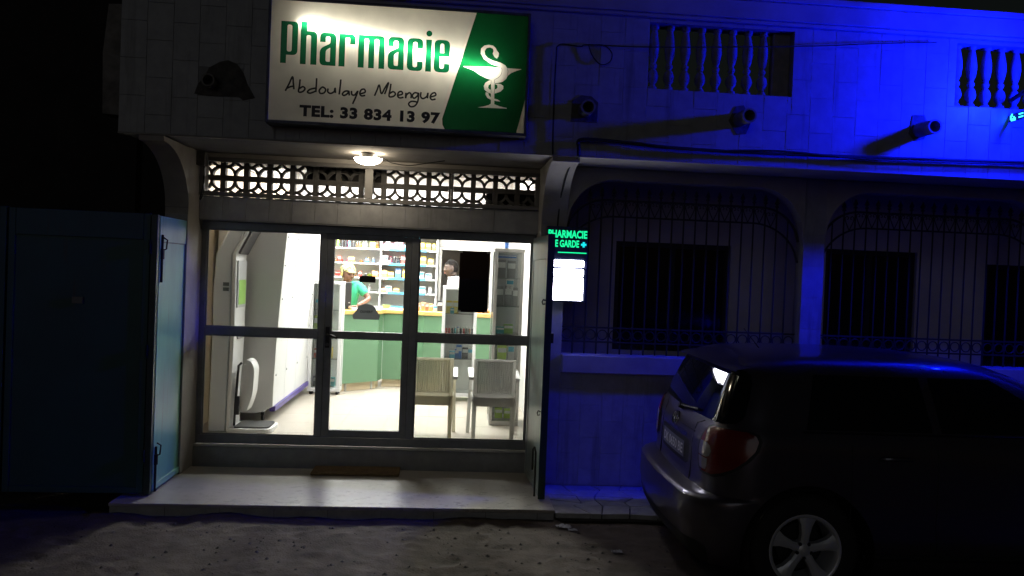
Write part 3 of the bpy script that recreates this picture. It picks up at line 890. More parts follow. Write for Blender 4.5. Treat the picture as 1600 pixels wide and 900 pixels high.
xs = [a for a, b in v]; sxx = (1.062)/(max(xs)-min(xs)); zs = [b for a, b in v]; szz = .090/(max(zs)-min(zs))
par_ = list(range(len(v)))
def root_(i):
    while par_[i] != i: i = par_[i]
    return i
for q in fc:
    for i in q[1:]: par_[root_(i)] = root_(q[0])
glyph = {}
for q in fc: glyph.setdefault(root_(q[0]), []).append(q)
for q_ in glyph.values():
    us = sorted({i for q in q_ for i in q}); mpp = {i: n_ for n_, i in enumerate(us)}
    MB().add([(-1.199+(v[i][0]-min(xs))*sxx, SY-.0035, 3.031+(v[i][1]-min(zs))*szz) for i in us], [tuple(mpp[i] for i in q) for q in q_]).build('printed_letter', 'ink', sg, recalc=False)

# ================================================================== soffit lamp
sl = thing('soffit_lamp', 'glowing oval bulkhead lamp under the overhang above the door', 'lamp', (-.745, 6.6, 2.83))
M['bulb'] = emis('warm_lamp_glass', (1, .85, .63), 44)
b = MB()
def bfn(i, j):
    t = 2*PI*i/24; q = PI/2*j/8
    return (-.745+.118*math.cos(t)*math.cos(q), 6.6+.060*math.sin(t)*math.cos(q), 2.835-.058*math.sin(q))
b.grid(bfn, 24, 9, True); b.build('globe', 'bulb', sl, smooth=60)
b = MB(); b.cyl((-.745, 6.6, 2.836), (-.745, 6.6, 2.868), .07, n=20); b.build('base', 'white_pl', sl, smooth=40)

# ================================================================== duty pharmacy sign on the corner pillar
du = thing('duty_sign', 'upright box sign with green neon letters over white lit panels', 'sign', (.98, 6.62, 1.69))
M['duty_case'] = mat('dark_navy_case', (.012, .018, .035), .35)
M['neon'] = emis('green_neon', (.01, .95, .36), 1.15)
M['neon_c'] = emis('cyan_neon', (.01, .80, .85), 1.1)
M['duty_white'] = emis('white_led_panel', (.86, .84, 1.0), 26)
dc = MB(); dc.box(.80, 1.165, 6.60, 6.69, 1.685, 2.335); dc.build('case', 'duty_case', du, bevel=.006)
def dtext(s, x0, x1, z0, z1, m_, bold=.034):
    v, fc = text_mesh(s, 1, bold)
    xs = [a for a, b in v]; zs = [b for a, b in v]
    ax = (x1-x0)/(max(xs)-min(xs)); az = (z1-z0)/(max(zs)-min(zs))
    MB().add([(x0+(a-min(xs))*ax, 6.596, z0+(b-min(zs))*az) for a, b in v], fc).build('lettering', m_, du, recalc=False)
dtext('PHARMACIE', .815, 1.155, 2.235, 2.303, 'neon')
dtext('DE GARDE', .895-.055, 1.087, 2.155, 2.218, 'neon')
MB().box(1.104, 1.150, 6.592, 6.598, 2.174, 2.192).box(1.118, 1.136, 6.5925, 6.5975, 2.160, 2.206).build('cross', 'neon_c', du)
MB().box(.905, 1.155, 6.593, 6.598, 2.105, 2.114).build('underline', 'neon', du)
for z0, z1 in ((1.985, 2.045), (1.905, 1.968), (1.697, 1.892)):
    pts = rounded([(.870, z0, .012), (1.135, z0, .012), (1.135, z1, .012), (.870, z1, .012)], 3)
    MB().prism(pts, 6.592, 6.599, 'xz').build('lit_panel', 'duty_white', du)
MB().box(1.140, 1.163, 6.594, 6.5985, 1.975, 2.04).build('switch_plate', 'grey_pl', du)

# ================================================================== projecting LED sign whose blue light rakes the facade (mostly beyond the right edge)
ld = thing('led_sign', 'blue LED sign projecting from the bright wall at the right photo edge', 'sign', (4.585, YF, 3.37))
M['led_blue'] = emis('blue_led_panel', (.0012, .006, 1.0), 1250)
M['led_cyan'] = emis('cyan_led', (.05, .75, 1.0), 2.6)
b = MB(); b.box(4.575, 4.583, 5.80, YF-.010, 3.333, 3.398); b.build('ticker_case', 'duty_case', ld)
for r_ in ("110000011111011110", "100000010000010000", "110110011110011110", "111111010000010010", "101101011110011110"):
    pass
dots = MB()
patt = ["010000000000000000", "110000001111001110", "100100000000000000", "111110001111011110", "011110000000000000"]
for j, row in enumerate(patt):
    for i, ch in enumerate(row):
        if ch == '1':
            y = YF-.035-i*.012; z = 3.392-j*.0125
            dots.box(4.570, 4.575, y-.0055, y+.0055, z-.005, z+.005)
dots.build('ticker_lights', 'led_cyan', ld)
b = MB(); b.tube([(4.59, YF-.005, 3.52), (4.60, 5.8, 3.60), (4.66, 5.61, 3.62)], .018, 8); b.build('bracket', 'iron', ld, smooth=40)
b = MB(); b.box(4.66, 4.72, 5.35, 5.60, 3.54, 3.70); b.build('light_panel', 'led_blue', ld)
b = MB(); b.box(4.655, 4.725, 5.34, 5.61, 3.701, 3.72); b.build('cap', 'iron', ld)
b = MB(); b.add([(4.73, 5.325, 3.48), (4.34, 5.450, 3.16), (4.34, 5.450, 3.74), (4.73, 5.325, 3.74), (4.733, 5.335, 3.48), (4.343, 5.460, 3.16), (4.343, 5.460, 3.74), (4.733, 5.335, 3.74)], [(0, 1, 2, 3), (7, 6, 5, 4), (0, 4, 5, 1), (1, 5, 6, 2), (2, 6, 7, 3), (3, 7, 4, 0)]); b.build('added_light_screen', 'iron', ld)  # unseen screen, added to keep the blue light off the sand at left

# ================================================================== wrought iron grilles in the arches
spear = MB().lathe([(.0075, 0), (.0075, .02), (.017, .025), (.019, .034), (.009, .042), (.016, .052), (.023, .062), (.012, .085), (.001, .115)], 8).mesh('spear', smooth=50)
spear.materials.append(M['iron'])
ring = MB().tube([(.043*math.cos(2*PI*k/18), 0, .043*math.sin(2*PI*k/18)) for k in range(18)], .0055, 6, True).mesh('ring', smooth=60); ring.materials.append(M['iron'])
hp = []
for k in range(14):
    a = -PI*.2+k/13*PI*1.55
    hp.append((.019+.016*math.cos(a)*(1-.03*k), 0, .115+.016*math.sin(a)))
heart = MB()
sc = [(.0, 0, .0), (.012, 0, .028), (.030, 0, .066), (.042, 0, .098), (.040, 0, .122), (.024, 0, .131), (.010, 0, .120), (.012, 0, .104), (.023, 0, .104)]
for s_ in (1, -1): heart.tube([(s_*a, 0, c_) for a, b_, c_ in sc], .0045, 6)
heart = heart.mesh('scroll', smooth=60); heart.materials.append(M['iron'])
GY = YP+.10
def grille(a, b, label, n):
    t = thing('window_grille', label, 'grille', ((a+b)/2, GY, 1.22), 0, 'wrought iron arch grilles')
    def rail(top, rx, end):
        def zf(x):
            d = min(x-a, b-x)
            if d >= rx: return top
            u = 1-max(d, 0)/rx
            return end+(top-end)*math.sqrt(max(0, 1-u*u))
        return zf
    zu = rail(2.60, .36, 2.24); zl = rail(2.455, .44, 2.05)
    for zf, rr in ((zu, .011), (zl, .009)):
        xs = [a+.005+(b-a-.01)*i/70 for i in range(71)]
        MB().tube([(x, GY, zf(x)) for x in xs], rr, 6).build('rail', 'iron', t, smooth=50)
    for z in (1.328, 1.456):
        MB().box(a+.002, b-.002, GY-.011, GY+.011, z-.007, z+.007).build('rail', 'iron', t)
    dx = (b-a)/(n+1)
    for i in range(1, n+1):
        x = a+dx*i
        zt = zu(x)+.012
        MB().cyl((x, GY, 1.221), (x, GY, zt), .0078, n=6).build('bar', 'iron', t, smooth=50)
        if min(x-a, b-x) > .15: put('spear', spear, t, (x, GY, zt))
    for i in range(0, n+1):
        x = a+dx*(i+.5)
        put('ring', ring, t, (x, GY, 1.392))
        if min(x-a, b-x) > .17: put('scroll', heart, t, (x, GY, zl(x)+.004))
grille(.988, 3.141, 'wrought iron spear topped grille in the arch beside the duty sign', 19)
grille(3.347, 5.498, 'wrought iron spear topped grille in the darker arch behind the car', 19)

# ================================================================== cables on the facade
def cable(pts, r, label, n=6, sub=6):
    P = [Vector(p) for p in pts]; Q = []
    for i in range(len(P)-1):
        p0 = P[max(i-1, 0)]; p1 = P[i]; p2 = P[i+1]; p3 = P[min(i+2, len(P)-1)]
        for j in range(sub):
            t = j/sub
            Q.append(.5*((2*p1)+(p2-p0)*t+(2*p0-5*p1+4*p2-p3)*t*t+(3*p1-p0-3*p2+p3)*t**3))
    Q.append(P[-1])
    o = MB().tube(Q, r, n).build('cable', 'cable', smooth=60)
    tag(o, label, 'cable', 'cables on the facade')
cable([(.965, 6.06, 2.86), (.962, 6.06, 2.93), (.975, 6.06, 2.993), (1.2, 6.06, 2.995), (1.7, 6.06, 2.968), (2.4, 6.06, 2.962), (3.3, 6.06, 2.975), (4.2, 6.06, 2.992), (5.6, 6.06, 3.02)], .014, 'thick black cable sagging along the blue wall just above the soffit edge')
cable([(.985, 6.045, 2.985), (1.4, 6.045, 2.99), (1.9, 6.045, 2.955), (2.6, 6.045, 2.985), (3.4, 6.045, 2.955), (4.4, 6.045, 2.975), (5.6, 6.045, 3.0)], .008, 'thinner black cable twisted below the thick one above the soffit edge')
cable([(.757, 6.08, 3.72), (.752, 6.08, 3.4), (.756, 6.085, 3.0), (.76, 6.08, 2.865)], .006, 'thin dark wire running straight down the wall right of the sign')
cable([(.757, 6.085, 3.715), (.80, 6.085, 3.745), (.95, 6.085, 3.735), (1.02, 6.08, 3.752), (1.5, 6.06, 3.757), (2.7, 6.05, 3.835), (3.4, 6.06, 3.905), (3.9, 6.07, 3.95)], .0045, 'thin black wire crossing in front of the dimmer balustrade')
cable([(1.01, 6.08, 3.75), (1.05, 6.08, 3.66), (1.12, 6.08, 3.60), (1.19, 6.08, 3.63), (1.20, 6.08, 3.70), (1.13, 6.08, 3.755), (1.03, 6.08, 3.75)], .004, 'small loop of thin wire hanging from a knot on the blue wall')
cable([(.97, 6.08, 2.86), (.93, 6.3, 2.80), (.915, 6.62, 2.60), (.91, 6.69, 2.45), (.905, 6.69, 2.34)], .008, 'black wire hanging down the corner corbel to the duty sign')
cable([(-.63, 6.6, 2.855), (-.55, 6.62, 2.81), (-.40, 6.65, 2.80), (-.25, 6.68, 2.83), (-.1, 6.7, 2.862)], .004, 'thin wire drooping under the soffit beside the glowing lamp')
cable([(-2.20, 6.93, 2.80), (-2.19, 6.92, 2.62), (-2.215, 6.90, 2.45), (-2.19, 6.90, 2.50), (-2.20, 6.93, 2.66)], .005, 'small wire loop dangling at the left end of the block screen')
mb = MB(); mb.box(-2.243, -2.17, 6.86, 6.95, 2.74, 2.86); o = mb.build('junction_box', 'cement', bevel=.004); tag(o, 'small brown junction box in the corner above the left shutter', 'junction box')
# ================================================================== inside the shop
M['mint'] = mat('mint_laminate', (.120, .235, .135), .35, col2=(.110, .215, .125), vs=3)
M['woodtop'] = mat('yellow_beech', (.78, .50, .17), .4, col2=(.68, .41, .12), vs=5, stretch=(1, 8, 8))
M['white_lam'] = mat('white_laminate', (.82, .82, .82), .35)
M['grey_lam'] = mat('grey_laminate', (.80, .785, .76), .4, col2=(.76, .745, .72), vs=2)
M['dgrey_lam'] = mat('dark_grey_panel', (.48, .49, .50), .4)
M['purple'] = mat('purple_glow_colour', (.05, .03, .20), .35)  # purple light at the display stand's foot, put into the colour
M['rubber'] = mat('black_rubber', (.03, .03, .03), .8, bump=.3, bs=300)
M['blue_strip'] = mat('blue_price_strip', (.08, .42, .72), .4)
M['lamp_panel'] = emis('led_ceiling_panel', (1, .985, .955), 54)
M['lamp_panel_back'] = emis('led_ceiling_panel_back', (1, .985, .955), 165)
M['paper'] = mat('white_paper', (.8, .8, .8), .7)

# ceiling lights
for i, (x, y) in enumerate([(-.95, 8.75), (.25, 8.9), (-.95, 10.0), (.25, 10.4), (-1.7, 11.0), (-.75, 11.0)]):
    t = thing('ceiling_light', 'square white LED panel in the shop ceiling ' + ('over the display stand', 'over the tall showcase', 'before the counter on the left', 'before the counter on the right', 'over the woman', 'over the back shelves')[i], 'ceiling light', (x, y, 3.33), 0, 'shop ceiling lights')
    MB().box(x-.31, x+.31, y-.31, y+.31, 3.335, 3.358).build('frame', 'white_pl', t)
    MB().box(x-.29, x+.29, y-.29, y+.29, 3.327, 3.334).build('diffuser', 'lamp_panel' if i < 4 else 'lamp_panel_back', t)
t = thing('ceiling_light', 'long LED batten just behind the glass front', 'ceiling light', (-.75, 7.35, 2.99), 0)
MB().box(-2.3, .75, 7.30, 7.39, 3.0, 3.018).build('frame', 'white_pl', t)
MB().box(-2.28, .73, 7.31, 7.38, 2.985, 2.999).build('diffuser', emis('led_batten', (1, .985, .955), 110), t)

# the counter
ct = thing('counter', 'mint green faceted pharmacy counter with yellow wood top', 'counter', (-.6, 10.7, FL))
path = [(-1.42, 10.22), (-.97, 10.60), (-.93, 10.80), (-.50, 10.80), (-.36, 10.62), (.80, 10.60)]
def offp(pth, d):
    out = []
    for i, p in enumerate(pth):
        a = Vector(pth[max(i-1, 0)]); b = Vector(pth[min(i+1, len(pth)-1)]); t = (b-a).normalized()
        out.append((p[0]-t.y*d, p[1]+t.x*d))
    return out
for i in range(len(path)-1):
    a, b = path[i], path[i+1]
    v = Vector((b[0]-a[0], b[1]-a[1])); n = Vector((-v.y, v.x)).normalized()*.03; e = v.normalized()*.003
    q = [(a[0]+e.x, a[1]+e.y), (b[0]-e.x, b[1]-e.y), (b[0]-e.x+n.x, b[1]-e.y+n.y), (a[0]+e.x+n.x, a[1]+e.y+n.y)]
    MB().prism(q, FL+.11, 1.288, 'xy').build('front_panel', 'mint', ct)
    MB().prism([(c_[0]+n.x*1.5, c_[1]+n.y*1.5) for c_ in q], FL+.001, FL+.11, 'xy').build('plinth', 'cream_wall', ct)
fo = offp(path, -.035); ba = offp(path, .55)
MB().prism(fo+ba[::-1], 1.290, 1.345, 'xy').build('worktop', 'woodtop', ct, bevel=.006)
for x, y in ((-1.36, 10.33), (-1.05, 10.60)):
    MB().cyl((x, y, FL), (x, y, FL+.11), .018, n=10).build('leg', 'alu_light', ct)

# back shelving
bs = thing('back_shelving', 'white wall shelving filled with medicine behind the counter', 'shelving', (-1.2, 12.2, FL))
SZ = [2.655, 2.43, 2.215, 1.99, 1.77, 1.55, 1.33]
MB().box(-2.44, -.24, 12.195, 12.215, FL, 3.0).build('back_panel', 'white_lam', bs)
for z in SZ:
    MB().box(-2.43, -1.115, 11.90, 12.194, z-.018, z).build('shelf', 'white_lam', bs)
    MB().box(-1.085, -.25, 11.90, 12.194, z-.018, z).build('shelf', 'white_lam', bs)
    MB().box(-.98, -.40, 11.892, 11.899, z-.022, z+.012).build('price_strip', 'blue_strip', bs)
for x in (-2.44, -1.10, -.24):
    MB().box(x-.012, x+.012, 11.93, 12.195, FL, 3.0).build('upright', 'white_lam', bs)
for z in SZ:
    for x in (-1.10, -.275):
        MB().prism([(11.95, z-.02), (12.19, z-.02), (12.19, z-.09)], x-.006+.02, x+.006+.02, 'yz').build('bracket', 'alu_light', bs)

# products: small boxes, bottles and tubs
PC = {'yellow': (.85, .62, .10), 'pink': (.80, .22, .40), 'red': (.62, .08, .07), 'blue': (.08, .22, .62), 'green': (.30, .55, .12), 'orange': (.80, .36, .12), 'white': (.78, .78, .77), 'black': (.03, .03, .035), 'teal': (.06, .34, .36), 'brown': (.25, .12, .06), 'cyan': (.10, .50, .72), 'grey': (.30, .30, .31), 'lime': (.52, .72, .12)}
for k_, c_ in PC.items(): M['p_'+k_] = mat('carton_'+k_, c_, .45, rand=.12)
_bx = {}
def pbox(colr, w, h, d):
    k_ = (colr, w, h, d)
    if k_ not in _bx:
        me = MB().box(-w/2, w/2, -d/2, d/2, 0, h).mesh('medicine_box', bevel=.002); me.materials.append(M['p_'+colr])
        me2 = MB().box(-w/2+.004, w/2-.004, -d/2-.0012, -d/2-.0004, h*.55, h*.85).mesh('label_band'); me2.materials.append(M['p_white' if colr != 'white' else 'p_cyan'])
        _bx[k_] = (me, me2)
    return _bx[k_]
_bt = {}
def pbottle(colr, r, h):
    k_ = (colr, r, h)
    if k_ not in _bt:
        me = MB().lathe([(r*.95, 0), (r, .004), (r, h*.66), (r*.45, h*.78), (r*.42, h*.80)], 12).mesh('bottle', smooth=40); me.materials.append(M['p_'+colr])
        me2 = MB().lathe([(r*.5, h*.80), (r*.5, h)], 12).mesh('cap', smooth=40); me2.materials.append(M['p_white' if colr != 'white' else 'p_blue'])
        _bt[k_] = (me, me2)
    return _bt[k_]
def product(kind, colr, x, y, z, w, h, d, where, group, rz=0):
    if kind == 'box':
        a, b = pbox(colr, w, h, d); nm, sub, cat = 'medicine_box', 'label_band', 'box'
    else:
        a, b = pbottle(colr, w/2, h); nm, sub, cat = 'medicine_bottle', 'cap', 'bottle'
    o = bpy.data.objects.new(nm, a); COL.objects.link(o)
    o.location = (x, y, z); o.rotation_euler = (0, 0, rz)
    tag(o, 'small %s medicine %s %s' % (colr, cat, where), cat, group+', '+colr+' '+cat)
    c_ = bpy.data.objects.new(sub, b); COL.objects.link(c_); c_.parent = o
ORD = {2.43: 'on the topmost visible back shelf', 2.215: 'on the second visible back shelf from the top', 1.99: 'on the third visible back shelf from the top', 1.77: 'on the fourth visible back shelf from the top', 1.55: 'on the lowest visible back shelf', 1.33: 'on the lowest visible back shelf'}
def row(z, items):
    for it in items:
        kind, colr, x, w, h = it[:5]
        n = it[5] if len(it) > 5 else 1
        for q in range(n):
            product(kind, colr, x+q*(w+.008), 11.97+rnd.uniform(0, .05), z+.001, w, h, .06, ORD[z]+' behind the counter', 'medicines '+ORD[z], rnd.uniform(-.12, .12) if kind == 'box' else 0)
# second shelf: bottles left, pink cartons right
row(2.215, [('box', 'yellow', -2.36, .09, .11), ('box', 'white', -2.22, .10, .12, 2), ('box', 'yellow', -1.90, .05, .09), ('bottle', 'brown', -1.82, .035, .14), ('bottle', 'green', -1.765, .04, .16), ('bottle', 'black', -1.70, .04, .16, 2), ('bottle', 'blue', -1.595, .035, .13), ('bottle', 'black', -1.53, .03, .11), ('bottle', 'brown', -1.47, .03, .10, 2), ('bottle', 'grey', -1.38, .035, .12, 2), ('box', 'lime', -1.235, .09, .10), ('box', 'pink', -1.03, .075, .085, 2), ('box', 'pink', -.87, .06, .16, 2), ('box', 'pink', -1.0, .07, .15), ('box', 'cyan', -.74, .12, .07), ('box', 'yellow', -.60, .09, .10), ('box', 'yellow', -.47, .075, .12, 2), ('box', 'yellow', -.30, .05, .11)])
row(2.43, [('box', 'yellow', -.78, .10, .12, 2), ('box', 'white', -.55, .09, .12), ('box', 'cyan', -.44, .08, .10), ('box', 'white', -2.3, .1, .1, 3), ('box', 'white', -1.6, .12, .11, 2)])
row(1.99, [('box', 'white', -2.33, .11, .11, 2), ('box', 'orange', -1.93, .11, .08), ('box', 'red', -1.73, .045, .09), ('box', 'yellow', -1.55, .09, .08), ('box', 'blue', -1.31, .05, .07), ('bottle', 'blue', -1.22, .03, .08), ('box', 'white', -1.04, .09, .12), ('box', 'red', -.985, .075, .05), ('bottle', 'black', -.90, .03, .12, 3), ('box', 'red', -.755, .07, .13), ('box', 'blue', -.665, .09, .11), ('box', 'yellow', -.55, .09, .14, 2), ('box', 'yellow', -.34, .08, .10)])
row(1.77, [('box', 'lime', -2.36, .10, .12), ('box', 'lime', -2.24, .10, .09), ('box', 'red', -1.41, .045, .09), ('bottle', 'black', -1.33, .03, .06), ('box', 'orange', -1.18, .09, .10), ('box', 'orange', -1.04, .085, .12, 1), ('box', 'yellow', -.94, .09, .10), ('box', 'blue', -.83, .085, .15), ('box', 'yellow', -.72, .09, .14, 1), ('box', 'white', -.59, .10, .12, 2), ('box', 'white', -.36, .09, .1)])
row(1.55, [('bottle', 'teal', -1.33, .045, .10), ('bottle', 'grey', -1.27, .045, .11), ('box', 'white', -.97, .10, .10), ('box', 'orange', -1.04, .10, .06), ('box', 'yellow', -.85, .09, .07), ('box', 'white', -.56, .10, .11, 2), ('box', 'grey', -.33, .05, .11)])
# a second, smaller row standing further back
r5 = random.Random(21)
for z in (2.215, 1.99, 1.77, 1.55):
    x = -1.95
    while x < -.30:
        w = r5.choice([.03, .04, .05, .06, .08]); h = r5.uniform(.05, .13)
        if abs(x+1.10) > .07 and r5.random() < .62:
            cl_ = r5.choice(['white', 'white', 'yellow', 'cyan', 'pink', 'lime', 'red', 'grey', 'orange'])
            product('box' if r5.random() < .7 else 'bottle', cl_, x, 12.11, z+.001, w, round(h, 2), .05, ORD[z]+' behind the counter', 'medicines '+ORD[z])
        x += w+r5.uniform(.01, .09)
# things along the counter top
CT = 1.346
def ctop(kind, colr, x, y, w, h, where, rz=0):
    product(kind, colr, x, y, CT, w, h, .07, where, 'medicines on the counter', rz)
for i, (cl_, x, w, h) in enumerate([('orange', -.45, .055, .10), ('orange', -.385, .05, .12), ('brown', -.33, .05, .11), ('orange', -.275, .05, .10), ('white', -.215, .06, .08), ('cyan', -.52, .06, .06), ('white', -.60, .08, .05)]):
    ctop('box', cl_, x, 10.78, w, h, 'standing on the counter top right of the door')
ctop('box', 'black', -.15, 10.72, .07, .15, 'standing on the counter top by the white cabinet')
for cl_, x in (('orange', .40), ('brown', .46), ('orange', .53)):
    ctop('bottle', cl_, x, 10.72, .045, .06, 'on the counter top left of the tall showcase')
o = MB().prism([(-1.30, 10.44), (-1.08, 10.52), (-1.15, 10.72), (-1.36, 10.64)], CT, CT+.012, 'xy').build('paper_stack', 'paper'); tag(o, 'loose white papers on the counter beside the woman', 'papers')
o = MB().prism([(-1.02, 10.74), (-.72, 10.86), (-.78, 11.0), (-1.08, 10.9)], CT, CT+.006, 'xy').build('desk_blotter', 'blue_strip'); tag(o, 'flat blue counter mat behind the grey door sign', 'counter mat')
o = MB().prism([(-.94, 1.0), (-.86, 1.0), (-.84, 1.05), (-.96, 1.05)], 10.86, 10.9, 'xz')
o.v = [(a, b, c_+.352) for a, b, c_ in o.v]; o = o.build('small_bowl', 'p_lime'); tag(o, 'small lime green dish on the counter behind the glass door', 'dish')
mo = thing('monitor', 'black computer monitor seen edge on above the white showcase', 'monitor', (-1.395, 10.45, CT))
MB().box(-1.445, -1.335, 10.42, 10.46, CT+.05, CT+.365).build('screen', 'black', mo, bevel=.006)
MB().box(-1.41, -1.37, 10.44, 10.47, CT+.012, CT+.10).build('stand', 'black', mo); MB().box(-1.46, -1.32, 10.38, 10.52, CT, CT+.012).build('foot', 'black', mo)
MB().box(-1.365, -1.352, 10.417, 10.4195, CT+.085, CT+.097).build('power_light', 'white_pl', mo)

# white framed glass showcase left of the counter
def showcase(name, label, x0, x1, y0, y1, z0, z1, w, m_frame, shelves, feet=.06, back=None, side=None):
    t = thing(name, label, 'showcase', ((x0+x1)/2, (y0+y1)/2, FL))
    for x in (x0, x1-w):
        for y in (y0, y1-w): MB().box(x, x+w, y, y+w, z0, z1).build('post', m_frame, t, bevel=.003)
    MB().box(x0+.001, x1-.001, y0+.001, y1-.001, z0-.05, z0-.001).build('base', m_frame, t, bevel=.003); MB().box(x0-.002, x1+.002, y0-.002, y1+.002, z1+.001, z1+.04).build('top', m_frame, t, bevel=.003)
    MB().box(x0+w, x1-w, y1-.02, y1-.01, z0, z1).build('back_panel', back or 'white_lam', t)
    for z in shelves: MB().box(x0+w*.6, x1-w*.6, y0+.03, y1-.03, z-.008, z).build('shelf', 'glass_show', t)
    MB().box(x0+w, x1-w, y0+.004, y0+.008, z0, z1).build('pane', 'glass_show', t)
    MB().box(x0+.004, x0+.008, y0+w, y1-w, z0, z1).build('pane', 'glass_show', t)
    for x in (x0+.04, x1-.04):
        for y in (y0+.05, y1-.05): MB().cyl((x, y, FL), (x, y, z0-.05), .018, n=10).build('foot', 'black', t, smooth=40)
    return t
showcase('display_case', 'low white framed glass showcase at the left end of the counter', -1.80, -1.385, 10.0, 10.20, FL+.09, 1.68, .045, 'white_lam', (1.35, 1.05, .72))
for z, its in ((1.05, [('lime', -1.72, .08, .22), ('lime', -1.62, .08, .2)]), (1.352, [('white', -1.70, .09, .15), ('lime', -1.58, .07, .16)]), (.722, [('red', -1.71, .06, .12), ('orange', -1.63, .06, .11), ('yellow', -1.74+.2, .06, .14)]), (FL+.092, [('grey', -1.7, .08, .13), ('grey', -1.6, .08, .16), ('teal', -1.5, .07, .12)])):
    for cl_, x, w, h in its: product('box', cl_, x, 10.12, z+.001, w, h, .06, 'in the white showcase left of the counter', 'boxes in the white showcase')
showcase('display_case', 'white cabinet with open shelves behind the left chair and dark notice', -.105, .335, 9.75, 10.08, FL+.11, 1.68, .04, 'white_lam', (1.374, 1.115, .80), back='grey_lam')
for cl_, x, w, h, z in (('yellow', -.02, .075, .16, 1.374), ('yellow', .065, .075, .16, 1.374), ('white', .15, .07, .15, 1.374), ('teal', .02, .05, .07, 1.374), ('blue', .125, .07, .17, .80), ('blue', .10, .05, .12, .80), ('black', .205, .075, .14, .80), ('white', .27, .06, .14, .80), ('cyan', .04, .07, .09, .80)):
    product('box', cl_, x, 9.86 if cl_ != 'teal' else 9.81, z+.001, w, h, .06, 'in the white cabinet behind the chairs', 'boxes in the white cabinet')
for i, cl_ in enumerate(('red', 'red', 'black', 'teal', 'white', 'black', 'red', 'black', 'brown', 'black')):
    product('bottle', cl_, -.045+i*.037, 9.86, 1.116, .03, .09, .03, 'standing in a row in the white cabinet', 'bottles in the white cabinet')
tv = showcase('display_case', 'tall aluminium glass showcase standing beside the right wall', .455, .775, 8.28, 8.70, FL+.05, 2.14, .035, 'alu_light', (1.86, 1.555, 1.25, .95, .62), back='dgrey_lam')
for cl_, x, w, h, z in (('grey', .54, .09, .2, 1.86), ('grey', .65, .09, .19, 1.86), ('blue', .60, .2, .03, 2.08), ('grey', .53, .08, .21, 1.556), ('grey', .625, .08, .22, 1.556), ('grey', .70, .06, .2, 1.556), ('white', .64, .08, .13, 1.72), ('teal', .55, .09, .07, 1.251), ('green', .64, .10, .10, 1.251), ('lime', .58, .10, .16, .951), ('white', .68, .07, .18, .951), ('white', .55, .08, .14, .621), ('grey', .66, .08, .16, .621), ('lime', .57, .08, .11, FL+.052), ('lime', .67, .08, .10, FL+.052)):
    product('box', cl_, x, 8.45, z+.001, w, h, .07, 'in the tall showcase by the right wall', 'boxes in the tall showcase')
o = MB().lathe([(.022, 0), (.022, .09), (.012, .1), (.012, .125)], 12, (.585, 8.4, 2.182)).build('spray_bottle', 'p_blue', smooth=40); tag(o, 'blue and white bottle standing on top of the tall showcase', 'bottle')
# ledge and pipe on the right wall
mb = MB(); mb.box(.852, .90, 7.90, 8.1, FL, 1.6); mb.box(.86, .90, 7.92, 8.08, 1.6, 2.9); mb.box(.80, .855, 7.6, 7.9, FL, .42); o = mb.build('wall_duct', 'white_wall', bevel=.01); tag(o, 'pale boxed pipe running up the right shop wall', 'duct')

# ------------------------------------------------------------------ big white display stand on casters along the left wall
gd = thing('display_stand', 'tall curved white display stand on casters along the left wall', 'display stand', (-2.05, 9.2, FL))
xf = [(-1.80, FL+.17), (-1.80, FL+.35), (-1.785, FL+.8), (-1.76, 1.5), (-1.725, 2.05), (-1.69, 2.5)]
side = [(-2.40, FL+.10)] + [(-1.95, FL+.10)] + xf + [(-2.40, 2.5)]
MB().prism(rounded([(a, b, .05) if i == 1 else (a, b) for i, (a, b) in enumerate(side)]), 8.10, 8.14, 'xz').build('side_panel', 'grey_lam', gd)
MB().prism(side, 10.5, 10.54, 'xz').build('side_panel', 'grey_lam', gd)
ys = [8.145, 8.66, 9.25, 9.87, 10.495]
for i in range(4):
    mb = MB()
    for j in range(len(xf)-1):
        (xa, za), (xb, zb) = xf[j], xf[j+1]
        ya, yb = ys[i]+.006, ys[i+1]-.006
        mb.add([(xa-.004, ya, za), (xa-.004, yb, za), (xb-.004, yb, zb), (xb-.004, ya, zb)], [(0, 1, 2, 3)])
    mb.build('panel', 'white_lam', gd, recalc=False, smooth=40)
    for z in (.75, 1.15, 1.55, 1.9, 2.2):
        for j in range(len(xf)-1):
            if xf[j][1] <= z <= xf[j+1][1]:
                u = (z-xf[j][1])/(xf[j+1][1]-xf[j][1]); x = xf[j][0]+(xf[j+1][0]-xf[j][0])*u
        MB().cyl((x-.006, ys[i]+.05, z), (x+.004, ys[i]+.05, z), .011, n=8).build('shelf_socket', 'dgrey_lam', gd)
MB().box(-2.39, -1.90, 8.145, 10.495, FL+.105, 2.49).build('core', 'dgrey_lam', gd)
MB().prism([(-1.84, FL+.115), (-1.783, FL+.115), (-1.78, FL+.168), (-1.84, FL+.168)], 8.145, 10.495, 'xz').build('painted_glow_plinth', 'purple', gd)  # does not glow; its purple colour stands in for the light there
for y in (8.25, 9.3, 10.35):
    for x in (-1.93, -2.3):
        c_ = MB(); c_.cyl((x-.012, y, FL+.035), (x+.012, y, FL+.035), .035, n=14); c_.box(x-.018, x+.018, y-.02, y+.02, FL+.06, FL+.10); c_.build('caster', 'black', gd, smooth=40)

